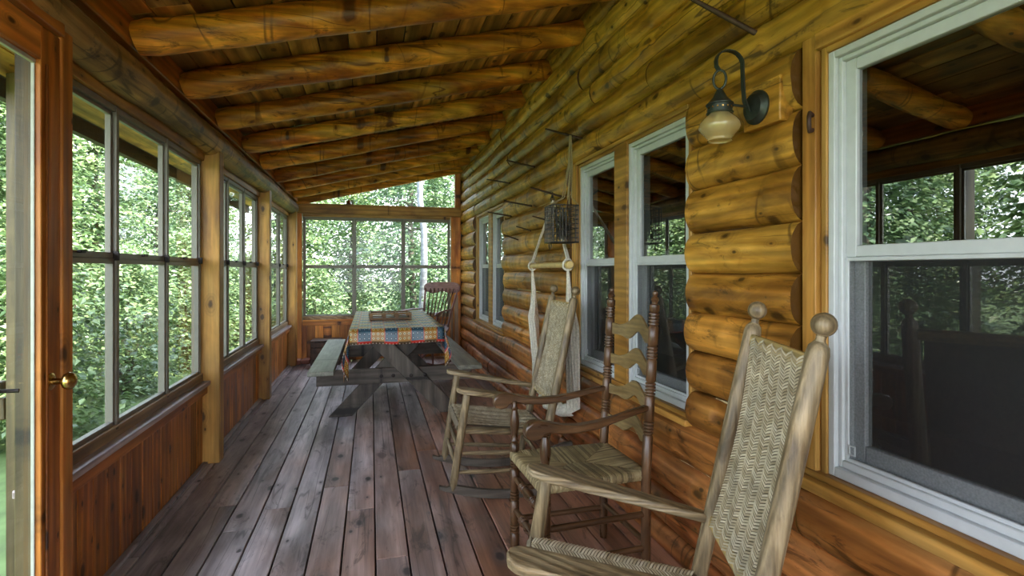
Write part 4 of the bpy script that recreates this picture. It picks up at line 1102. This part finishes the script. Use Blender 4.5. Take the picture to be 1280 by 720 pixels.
# ------------------------------------------------------------------ spindle-back rocker at the far end
def make_spindle():
    root = empty('spindle_back_rocker', (0.70, 7.03, 0), R(-128)); tag(root, 'reddish spindle-back rocking chair behind the far end of the picnic table', 'rocking chair')
    mb = MB()                                         # rolled seat
    pts = []
    prof = [(0.27, 0.40), (0.24, 0.425), (0.12, 0.43), (0.0, 0.425), (-0.12, 0.44), (-0.20, 0.48), (-0.245, 0.525)]
    n = len(prof); vs = []; ws = [0.24, 0.25, 0.255, 0.25, 0.24, 0.235, 0.22]
    for (x, z), w in zip(prof, ws): vs += [(x, -w, z), (x, w, z), (x, w, z - 0.03), (x, -w, z - 0.03)]
    fs = []
    for k in range(n - 1):
        p = 4 * k
        for q in range(4): fs.append((p + q, p + 4 + q, p + 4 + (q + 1) % 4, p + (q + 1) % 4))
    fs += [(0, 1, 2, 3), (4 * n - 1, 4 * n - 2, 4 * n - 3, 4 * n - 4)]
    mb.add(vs, fs); mb.build('seat', M_red('Y'), root, smooth=50, bevel=0.006)
    mb = MB(); out = []                               # crest rail
    tops = []; m = 24
    for k in range(m + 1):
        a = -1 + 2 * k / m; y = a * 0.285; xo = -0.405 + 0.035 * a * a - 0.03
        e = abs(a)
        t_ = 1.090 - 0.030 * e ** 3 - (0.03 * max(0, e - 0.9) / 0.1)
        b_ = 0.945 + 0.014 * math.cos(a * 2 * PI) - (0.012 * max(0, e - 0.8) / 0.2) + (0.03 * max(0, e - 0.93) / 0.07)
        tops.append(((xo, y, b_), (xo - 0.006, y, t_)))
    vs = []
    for b_, t_ in tops: vs += [(b_[0] + 0.01, b_[1], b_[2]), (t_[0] + 0.01, t_[1], t_[2]), (t_[0] - 0.01, t_[1], t_[2]), (b_[0] - 0.01, b_[1], b_[2])]
    fs = []
    for k in range(m):
        p = 4 * k
        for q in range(4): fs.append((p + q, p + (q + 1) % 4, p + 4 + (q + 1) % 4, p + 4 + q))
    fs += [(3, 2, 1, 0), (4 * m, 4 * m + 1, 4 * m + 2, 4 * m + 3)]
    mb.add(vs, fs); mb.build('crest_rail', M_red('Y'), root, smooth=50, bevel=0.004)
    for k in range(7):
        a = -0.72 + 1.44 * k / 6; mb = MB(); mb.tube([(-0.225, a * 0.20, 0.50), (-0.30, a * 0.215, 0.72), (-0.42 + 0.03 * a * a, a * 0.262, 1.0)], [0.008, 0.0095, 0.007], 8); mb.build('spindle', M_dark('Z'), root, smooth=50)
    for s in (1, -1):
        mb = MB(); mb.tube([(-0.22, s * 0.20, 0.49), (-0.29, s * 0.215, 0.70), (-0.40, s * 0.262, 1.0)], [0.014, 0.017, 0.012], 10); mb.build('back_post', M_red('Z'), root, smooth=50)
        mb = MB(); mb.tube([(-0.28, s * 0.212, 0.72), (-0.1, s * 0.27, 0.728), (0.12, s * 0.30, 0.715), (0.24, s * 0.305, 0.70), (0.27, s * 0.30, 0.68)], [0.014, 0.018, 0.022, 0.026, 0.012], 10, squash=0.6); mb.build('arm', M_red('X'), root, smooth=50)
        mb = MB(); mb.turned((0.17, s * 0.235, 0.41), (0.19, s * 0.295, 0.705), [(0, 0.011), (0.3, 0.016), (0.5, 0.010), (0.7, 0.015), (1, 0.010)], 10); mb.build('arm_post', M_red('Z'), root, smooth=50)
        mb = MB(); mb.turned((0.17, s * 0.19, 0.405), (0.21, s * 0.235, 0.06), [(0, 0.013), (0.3, 0.019), (0.45, 0.013), (0.7, 0.018), (1, 0.011)], 10); mb.build('front_leg', M_red('Z'), root, smooth=50)
        mb = MB(); mb.turned((-0.15, s * 0.18, 0.42), (-0.22, s * 0.225, 0.05), [(0, 0.013), (0.3, 0.019), (0.45, 0.013), (0.7, 0.018), (1, 0.011)], 10); mb.build('back_leg', M_red('Z'), root, smooth=50)
        mb = MB(); lo = []; up = []
        for k in range(21):
            x = 0.34 - 0.86 * k / 20; z = (x + 0.02) ** 2 / 1.9; lo.append((x, s * 0.235 - 0.012, z)); up.append((x, s * 0.235 - 0.012, z + 0.035))
        mb.extrude(lo + up[::-1], (0, 0.024, 0)); mb.build('rocker', M_red('X'), root, bevel=0.003)
        mb = MB(); mb.tube([(0.195, s * 0.215, 0.20), (-0.19, s * 0.205, 0.20)], 0.010, 8); mb.build('side_stretcher', M_red('X'), root, smooth=50)
    mb = MB(); mb.turned((0.197, -0.22, 0.23), (0.197, 0.22, 0.23), [(0, 0.009), (0.5, 0.016), (1, 0.009)], 10); mb.build('front_stretcher', M_red('Y'), root, smooth=50)
make_spindle()

# ---- odds and ends at the end wall
def leaning(x, y, w, d, h, lean, mat, label):
    mb = MB(); mb.box(-w / 2, w / 2, -d / 2, d / 2, 0, h, (hash1(x * 7), 0, 0))
    o = mb.build('board', mat, bevel=0.003); o.location = (x, y, 0.0); o.rotation_euler = (R(-lean), 0, 0); tag(o, label, 'board', 'boards leaning in the far corner')
pale = wood('bare_board', (0.40, 0.24, 0.14), (0.52, 0.34, 0.21), (0.60, 0.42, 0.28), axis='Z', knots=0.2)
leaning(1.19, 7.545, 0.055, 0.022, 0.90, 3.5, pale, 'tallest pale board leaning in the corner by the log wall')
leaning(1.125, 7.58, 0.040, 0.022, 0.70, 3.5, pale, 'middle-height narrow pale board leaning in the corner')
leaning(1.055, 7.62, 0.045, 0.020, 0.36, 5, M_trim('Z'), 'shortest orange board leaning in the corner')
cr = empty('wooden_box', (-0.575, 7.48, 0), R(-3)); tag(cr, 'dark brown wooden box on the floor behind the left bench', 'box')
mb = MB()
for k in range(4):
    z = 0.012 + k * 0.075
    for yy in (-0.15, 0.15): mb.box(-0.18, 0.18, yy - 0.008, yy + 0.008, z, z + 0.068, (hash1(k), 0, 0))
    for x in (-0.18, 0.18): mb.box(x - 0.008, x + 0.008, -0.15, 0.15, z, z + 0.068, (hash1(k + 5), 0, 0))
mb.build('side_slat', M['crate'], cr, bevel=0.003)
for x in (-0.165, 0.165):
    for yy in (-0.135, 0.135):
        mb = MB(); mb.box(x - 0.018, x + 0.018, yy - 0.018, yy + 0.018, 0, 0.315); mb.build('corner_post', M['crate'], cr, bevel=0.003)
mb = MB(); mb.box(-0.17, 0.17, -0.14, 0.14, 0.01, 0.03); mb.build('bottom', M['crate'], cr, bevel=0.003)
mb = MB(); mb.box(-0.19, 0.19, -0.16, 0.16, 0.312, 0.328); mb.build('lid', M['crate'], cr, bevel=0.003)
def brick(x, y, z, rz, label):
    mb = MB(); mb.box(-0.055, 0.055, -0.10, 0.10, 0, 0.057)
    o = mb.build('brick', M['brick'], bevel=0.006); o.location = (x, y, z); o.rotation_euler.z = rz; tag(o, label, 'brick', 'bricks at the foot of the end wall')
brick(-0.962, 7.57, 0, R(2), 'red brick on the floor in the left far corner, next to the wainscot')
brick(-0.838, 7.605, 0, R(-8), 'red brick on the floor between the corner brick and the dark box')

# ------------------------------------------------------------------ wall spikes
def spike(base, tip, label, r=0.006):
    d = Vector(tip) - Vector(base); mb = MB()
    r *= 1.25; mb.tube([d * -0.15, d * 0.5, d], [r, r, r * 0.75], 8); o = mb.build('iron_spike', M['rust'], smooth=50)
    o.location = base; tag(o, label, 'iron spike', 'iron spikes driven into the log wall')
SP = [((1.266, 1.545, 2.075), (1.10, 1.66, 2.225), 'longest iron spike, high on the log wall above the lantern', 0.008),
      ((1.255, 3.10, 2.085), (1.12, 3.335, 2.19), 'iron spike holding the strings of the wire basket', 0.006),
      ((1.255, 3.42, 1.76), (1.10, 3.60, 1.84), 'iron spike holding the hammock chair ring', 0.006),
      ((1.255, 4.12, 2.10), (1.13, 4.42, 2.20), 'upper iron spike, second to the left from the basket strings', 0.006),
      ((1.255, 4.90, 2.09), (1.14, 5.28, 2.18), 'upper iron spike above the gap beside the far windows', 0.006),
      ((1.255, 4.20, 1.79), (1.13, 4.50, 1.86), 'lower iron spike left of the hammock ring, in the middle row', 0.006),
      ((1.255, 4.86, 1.77), (1.14, 5.22, 1.84), 'iron spike crossing the top corner of the far window pair', 0.006),
      ((1.255, 3.70, 1.62), (1.18, 3.82, 1.66), 'short iron spike close below the hammock ring', 0.005),
      ((1.255, 4.16, 1.58), (1.18, 4.28, 1.62), 'short iron spike in the lower row, middle of three', 0.005),
      ((1.255, 4.56, 1.53), (1.18, 4.72, 1.58), 'short iron spike nearest the far window frame', 0.005)]
for s_ in SP: spike(*s_)
# staple-like iron ring beside the big window
mb = MB(); mb.tube([(0, 0.0, 0.022), (-0.016, -0.004, 0.028), (-0.026, -0.012, 0.015), (-0.026, -0.012, -0.015), (-0.016, -0.004, -0.028), (0, 0, -0.022)], 0.0065, 10)
o = mb.build('iron_hook', M['rust'], smooth=60); o.location = (1.302, 1.32, 1.70); tag(o, 'small curved iron hook on the casing beside the big window', 'hook')

# ------------------------------------------------------------------ wire basket on strings
wb_ = empty('wire_basket', (1.09, 2.95, 1.415)); tag(wb_, 'square dark wire basket hanging on strings by the middle windows', 'wire basket')
mb = MB(); S = 0.078; Hh = 0.215
for k in range(9):
    z = Hh * k / 8; mb.tube([(-S, -S, z), (S, -S, z), (S, S, z), (-S, S, z)], 0.0022 if k not in (0, 8) else 0.0035, 6, closed=True)
for k in range(9):
    a = -S + 2 * S * k / 8
    for sg in (-1, 1):
        mb.tube([(a, sg * S, 0), (a + 0.004 * noise1(k, 3), sg * S, Hh)], 0.0022, 6); mb.tube([(sg * S, a, 0), (sg * S, a + 0.004 * noise1(k, 8), Hh)], 0.0022, 6)
    mb.tube([(a, -S, 0), (a, S, 0)], 0.0022, 6); mb.tube([(-S, a, 0), (S, a, 0)], 0.0022, 6)
mb.build('mesh_body', M['wire'], wb_, smooth=60)
mb = MB(); mb.tube([(-S - 0.0, -0.02 + 0.02 * math.cos(a), -0.022 + 0.02 * math.sin(a)) for a in [2 * PI * k / 14 for k in range(14)]], 0.003, 6, closed=True); mb.build('ring', M['wire'], wb_, smooth=60)
mb = MB()
for k, (a, b) in enumerate(((-S, -S), (S, -S), (S, S), (-S, S))):
    mb.tube([(a, b, Hh), (0.06 + a * 0.3, 0.07 + b * 0.25, Hh + 0.06), (0.105 + a * 0.12, 0.125 + b * 0.1, 0.5), (0.13 + a * 0.05, 0.19 + b * 0.04, 0.690)], 0.0035, 6)
mb.tube([(0.07, 0.08, 0.27), (0.105, 0.125, 0.5), (0.13, 0.19, 0.690)], 0.004, 6)
mb.build('string', M['cord'], wb_, smooth=60)
mb = MB()
for k in range(26):                                   # tangle of line inside
    a = rnd(0, 6.3); rr = rnd(0.015, 0.06)
    mb.tube([(rr * math.cos(a + q) * rnd(0.7, 1.1), rr * math.sin(a + q) * rnd(0.7, 1.1), 0.012 + 0.20 * rnd(0, 1) ** 1.3) for q in (0, 0.9, 1.8, 2.7)], 0.003, 5, False)
mb.build('tangled_line', M['wire'], wb_, smooth=60)

# ------------------------------------------------------------------ hammock chair
hc = empty('hammock_chair', (1.178, 3.46, 0.40)); tag(hc, 'white cotton hammock chair hanging on the log wall from a ring', 'hammock chair')
def H_(x, y, z): return (x - 1.16, y - 3.38, z - 0.40)
mb = MB(); mb.turned(H_(1.14, 2.90, 1.285), H_(1.19, 3.88, 1.285), [(0, 0.020), (0.012, 0.026), (0.03, 0.026), (0.035, 0.019)] + [(0.05 + 0.9 * k / 20, 0.019 + 0.0018 * (k % 4 == 0)) for k in range(21)] + [(0.965, 0.019), (0.97, 0.026), (0.988, 0.026), (1, 0.020)], 14)
mb.build('spreader_bar', M['bamboo'], hc, smooth=50)
top = H_(1.205, 3.40, 1.735)
mb = MB()
for dx in (-0.006, 0.006):
    mb.tube([top, H_(1.148 + dx, 2.955, 1.31)], 0.0075, 8); mb.tube([top, H_(1.188 + dx, 3.83, 1.31)], 0.0075, 8)
for yb_, xb_ in ((2.955, 1.145), (3.83, 1.188)):
    mb.tube([H_(xb_ + 0.03 * math.cos(a), yb_ + 0.006 * math.sin(2 * a), 1.285 + 0.034 * math.sin(a)) for a in [2 * PI * k / 12 for k in range(12)]], 0.008, 8, closed=True)
mb.build('suspension_rope', M['rope'], hc, smooth=60)
mb = MB()
for k in range(5):
    z = 1.775 - k * 0.026
    mb.tube([H_(1.205 + (0.011 * math.cos(a) if k % 2 else 0), 3.41 + (0 if k % 2 else 0.011 * math.cos(a)), z + 0.02 * math.sin(a)) for a in [2 * PI * q / 12 for q in range(12)]], 0.004, 6, closed=True)
mb.build('chain', M['wire'], hc, smooth=60)
for yb_, xb_, s in ((2.955, 1.145, 1), (3.83, 1.188, -1)):     # strands fanning from each bar end to the seat cloth
    mb = MB()
    for k in range(9):
        f_ = k / 8
        mb.tube([H_(xb_, yb_, 1.27), H_(xb_ + 0.015 - 0.012 * (k % 2), yb_ + s * 0.03 * (f_ - 0.4), 1.08), H_(1.205 - 0.02 * (k % 3), yb_ + s * (0.02 + (0.08 if s > 0 else 0.16) * (f_ - 0.4)), 0.90 - 0.02 * f_), H_(1.212 - 0.02 * f_, yb_ + s * (0.02 + (0.12 if s > 0 else 0.26) * (f_ - 0.25)), 0.40 - 0.06 * f_)], [0.008, 0.010, 0.012, 0.011], 7)
    mb.build('strand', M['rope'], hc, smooth=60)
mb = MB(); nu, nv = 22, 16; vs_ = []
for j in range(nv + 1):
    for i in range(nu + 1):
        u = i / nu; v = j / nv                        # cloth slung between the two strand fans, close to the wall
        y = 3.05 + 0.72 * u; sag = 1 - (2 * u - 1) ** 2
        x = 1.222 - 0.06 * math.sin(v * PI) * (0.3 + 0.7 * sag) - 0.01 * math.sin(u * 34)
        z = 0.42 - 0.07 * sag - 0.09 * math.sin(v * PI * 0.5)
        vs_.append(H_(x, y, z))
mb.add(vs_, [(j * (nu + 1) + i, j * (nu + 1) + i + 1, (j + 1) * (nu + 1) + i + 1, (j + 1) * (nu + 1) + i) for j in range(nv) for i in range(nu)])
o = mb.build('seat_cloth', M['rope'], hc, smooth=80); o.modifiers.new('thick', 'SOLIDIFY').thickness = 0.004

# ------------------------------------------------------------------ wall lantern
LY = 1.505
lt = empty('wall_lantern', (1.246, LY, 1.78)); lt.scale = (0.92, 0.92, 0.92); lt.location.z += 0.018; tag(lt, 'green bronze wall lantern with amber glass globe beside the big window', 'wall lantern')
mb = MB(); mb.box(0.011, 0.07, -0.11, 0.075, -0.075, 0.085, (0.4, 0, 0)); mb.build('mounting_block', M_log('Y'), lt, bevel=0.005)
mb = MB(); mb.turned((0.012, 0, 0), (-0.022, 0, 0), [(0, 0.062), (0.25, 0.062), (0.4, 0.056), (0.6, 0.048), (0.75, 0.046), (1, 0.012)], 28); mb.build('backplate', M['verdigris'], lt, smooth=40)
gx = -0.148
mb = MB()
arc = [(-0.026, 0, -0.02), (-0.045, 0, 0.02), (-0.050, 0, 0.07), (-0.052, 0, 0.12)]
for k in range(9):
    a = R(12 + 163 * k / 8); arc.append((gx + 0.040 + 0.056 * math.cos(a), 0, 0.150 + 0.046 * math.sin(a)))
arc += [(gx - 0.014, 0, 0.135), (gx - 0.004, 0, 0.122)]
# flat strap
pv = [Vector(p) for p in arc]; vs = []
for i, p in enumerate(pv):
    d = (pv[min(i + 1, len(pv) - 1)] - pv[max(i - 1, 0)]).normalized(); nn = Vector((-d.z, 0, d.x)) * 0.0025
    for yy, sg in ((-0.009, -1), (0.009, -1), (0.009, 1), (-0.009, 1)): vs.append(p + nn * sg + Vector((0, yy, 0)))
fs = []
for i in range(len(pv) - 1):
    b = 4 * i
    for q in range(4): fs.append((b + q, b + (q + 1) % 4, b + 4 + (q + 1) % 4, b + 4 + q))
fs += [(3, 2, 1, 0), (len(vs) - 4, len(vs) - 3, len(vs) - 2, len(vs) - 1)]
mb.add(vs, fs); mb.tube([(-0.026, 0, 0.0), (gx + 0.03, 0, 0.002)], 0.005, 8)
mb.build('arm', M['verdigris'], lt, smooth=40)
mb = MB()
rp = [(gx + 0.016 * math.sin(2 * PI * k / 18), -0.014 * math.sin(2 * PI * k / 18), 0.088 + 0.034 * math.cos(2 * PI * k / 18)) for k in range(18)]
mb.tube(rp, 0.0045, 8, closed=True); mb.build('ring', M['verdigris'], lt, smooth=60)
mb = MB(); cx = [(0.056, 0.003), (0.052, 0.010), (0.040, 0.016), (0.022, 0.026), (0.006, 0.040), (0.002, 0.043), (0.000, 0.047), (-0.004, 0.047), (-0.006, 0.043), (-0.030, 0.043), (-0.032, 0.047), (-0.036, 0.045), (-0.036, 0.03)]
mb.tube([(gx, 0, z) for z, r in cx], [r for z, r in cx], 26); mb.build('cap', M['verdigris'], lt, smooth=35)
mb = MB()
for k in range(16):
    a = 2 * PI * k / 16; mb.turned((gx + 0.0425 * math.cos(a), 0.0425 * math.sin(a), -0.017), (gx + 0.0450 * math.cos(a), 0.0450 * math.sin(a), -0.017), [(0, 0.0034), (1, 0.0034)], 8)
mb.build('vent_hole', M['brass'], lt, smooth=40)
mb = MB(); gp = [(-0.036, 0.040), (-0.046, 0.050), (-0.060, 0.064), (-0.074, 0.071), (-0.086, 0.071), (-0.098, 0.065), (-0.110, 0.054), (-0.120, 0.045), (-0.126, 0.041), (-0.132, 0.043)]
mb.tube([(gx, 0, z) for z, r in gp], [r for z, r in gp], 30, False); mb.build('globe', M['globe'], lt, smooth=60)
mb = MB(); bp_ = [(-0.036, 0.012), (-0.05, 0.014), (-0.062, 0.024), (-0.076, 0.027), (-0.090, 0.020), (-0.098, 0.004)]
mb.tube([(gx, 0, z) for z, r in bp_], [r for z, r in bp_], 18); mb.build('bulb', M['bulb'], lt, smooth=60)

# ------------------------------------------------------------------ outside
mb = MB()
n = 40
vs = [(-60 + 120 * i / n, -30 + 110 * j / n, -0.5 + 0.12 * noise1(i * 0.7 + j * 1.3, 4)) for j in range(n + 1) for i in range(n + 1)]
mb.add(vs, [(j * (n + 1) + i, j * (n + 1) + i + 1, (j + 1) * (n + 1) + i + 1, (j + 1) * (n + 1) + i) for j in range(n) for i in range(n)])
struct(mb.build('ground', M['grass'], smooth=80), 'green lawn outside the screen windows', 'ground')

def tree_mesh(seed, height, radius, nspray, leafsz, low=0.02):
    rs = random.Random(seed)
    mb = MB()
    for _ in range(nspray):
        h = low + (1 - low) * rs.random() ** 0.9
        rr = radius * (math.sin(PI * min(1, 0.16 + 0.84 * h)) ** 0.7) * (0.35 + 0.65 * rs.random() ** 0.5)
        a = rs.random() * 2 * PI
        c = Vector((rr * math.cos(a), rr * math.sin(a), h * height))
        outd = Vector((math.cos(a), math.sin(a), 0)); side = Vector((-outd.y, outd.x, 0))
        tilt = Vector((outd.x * 0.35, outd.y * 0.35, 1)).normalized()
        e1 = (outd - tilt * outd.dot(tilt)).normalized(); e2 = tilt.cross(e1)
        bright = rs.random()
        R_ = rs.uniform(0.28, 0.62)
        for k in range(26):
            u = rs.gauss(0, 0.55) * R_; v = rs.gauss(0, 0.42) * R_
            p = c + e1 * u + e2 * v + tilt * rs.gauss(0, 0.05) - Vector((0, 0, 0.25 * u * u))
            nrm = (tilt + Vector((rs.gauss(0, 0.38), rs.gauss(0, 0.38), rs.gauss(0, 0.2)))).normalized()
            an = rs.random() * 2 * PI
            d = (e1 * math.cos(an) + e2 * math.sin(an) + outd * 0.5); d = (d - nrm * d.dot(nrm)).normalized(); s = nrm.cross(d)
            L_ = leafsz * rs.uniform(0.7, 1.35); w = L_ * 0.34
            t = (min(1, max(0, 0.55 * bright + 0.45 * rs.random())), 0, 0)
            mb.add([p - d * L_ * 0.5, p + s * w - d * L_ * 0.05 + nrm * L_ * 0.06, p + d * L_ * 0.5 - nrm * L_ * 0.10, p - s * w - d * L_ * 0.05 + nrm * L_ * 0.06], [(0, 1, 2, 3)], t)
    return mb
def make_tree(seed, height, radius, nspray, leafsz, mat):
    root = empty('leafy_tree')
    mb = tree_mesh(seed, height, radius, nspray, leafsz); mb.build('foliage', mat, root, smooth=0)
    rs = random.Random(seed + 99); mb = MB()
    pts = [(0.08 * noise1(k, seed), 0.08 * noise1(k, seed + 4), height * 0.95 * k / 8 - 0.1) for k in range(9)]
    mb.tube(pts, [0.11 * (1 - 0.85 * k / 8) for k in range(9)], 10)
    for k in range(14):
        h = rs.uniform(0.15, 0.85) * height; a = rs.random() * 6.283; l = radius * 0.8 * (1 - h / height * 0.5)
        mb.tube([(0, 0, h), (l * 0.5 * math.cos(a), l * 0.5 * math.sin(a), h + 0.15 * l), (l * math.cos(a), l * math.sin(a), h + 0.12 * l)], [0.035, 0.02, 0.007], 6)
    mb.build('trunk', M['bark'], root, smooth=60)
    return root
LT = 'leafy green tree in the woods beyond the left screen windows'
ET = 'leafy green tree in the woods beyond the end window'
protos = [make_tree(11, 6.4, 0.95, 430, 0.115, M['leaf']), make_tree(23, 6.8, 1.0, 460, 0.11, M['leaf2']), make_tree(37, 5.8, 0.9, 390, 0.105, M['leaf'])]
spots = []
rs = random.Random(5)
for (xr, ys, ye, st) in ((-5.5, 4.2, 22, 2.9), (-8.2, 2.75, 27, 2.9), (-11.0, 4.2, 30, 2.9), (-13.8, 2.75, 34, 2.9)):
    y = ys
    while y < ye: spots.append((xr + rs.uniform(-0.1, 0.1), y + rs.uniform(-0.1, 0.1), LT, 'trees beyond the left windows')); y += st
for (yr, xs, xe, st) in ((13.0, -1.9, 5.4, 2.9), (15.8, -0.5, 7.2, 2.9), (18.6, -1.9, 9.5, 2.9), (21.4, -0.5, 10.5, 2.9)):
    x = xs
    while x < xe: spots.append((x + rs.uniform(-0.1, 0.1), yr + rs.uniform(-0.1, 0.1), ET, 'trees beyond the end window')); x += st
keep = []
for q in spots:
    if all((q[0] - w[0]) ** 2 + (q[1] - w[1]) ** 2 > 2.55 ** 2 for w in keep): keep.append(q)
spots = keep
used = [False] * 3
for i, (x, y, lab, grp) in enumerate(spots):
    k = i % 3
    o = protos[k] if not used[k] else copy_tree(protos[k])
    used[k] = True
    o.location = (x, y, -0.5); o.rotation_euler.z = rs.random() * 6.28; sc_ = rs.uniform(0.90, 1.0); o.scale = (sc_, sc_, sc_ * rs.uniform(0.95, 1.1))
    tag(o, lab, 'tree', grp)
SL = 'low leafy shrub growing outside between the lawn and the woods on the left'
def make_shrub():
    root = empty('leafy_shrub')
    tree_mesh(71, 2.2, 0.62, 230, 0.075, 0.0).build('foliage', M['leaf'], root, smooth=0)
    mb = MB()
    for k in range(5):
        a = k * 1.26; mb.tube([(0, 0, -0.05), (0.12 * math.cos(a), 0.12 * math.sin(a), 0.7), (0.32 * math.cos(a), 0.32 * math.sin(a), 1.5)], [0.025, 0.018, 0.007], 6)
    mb.build('stem', M['bark'], root, smooth=60)
    return root
sh = make_shrub(); first = True
for (xr, ys, ye, st) in ((-3.2, 6.2, 21, 2.05),):
    y = ys
    while y < ye:
        o = sh if first else copy_tree(sh); first = False
        o.location = (xr + rs.uniform(-0.12, 0.12), y, -0.5); o.rotation_euler.z = rs.random() * 6.28; k = rs.uniform(0.85, 1.1); o.scale = (k, k, k)
        tag(o, SL, 'shrub', 'shrubs outside the left windows'); y += st
SE = 'low leafy shrub growing outside the end window'
for x in (-1.1, 1.75, 3.9):
    o = copy_tree(sh); o.location = (x, 10.5 + rs.uniform(-0.1, 0.1), -0.5); o.rotation_euler.z = rs.random() * 6.28; o.scale = (0.9, 0.9, 0.85)
    tag(o, SE, 'shrub', 'shrubs outside the end window')
# pale slender trunk seen through the end window
mb = MB(); mb.tube([(0.05 * noise1(k * 0.8, 31), 0, 9.0 * k / 14) for k in range(15)], [0.080 - 0.003 * k for k in range(15)], 14)
o = mb.build('pale_tree_trunk', M['palebark'], smooth=60); o.location = (1.03, 11.15, -0.5); tag(o, 'slender pale grey tree trunk standing outside the end window', 'tree')
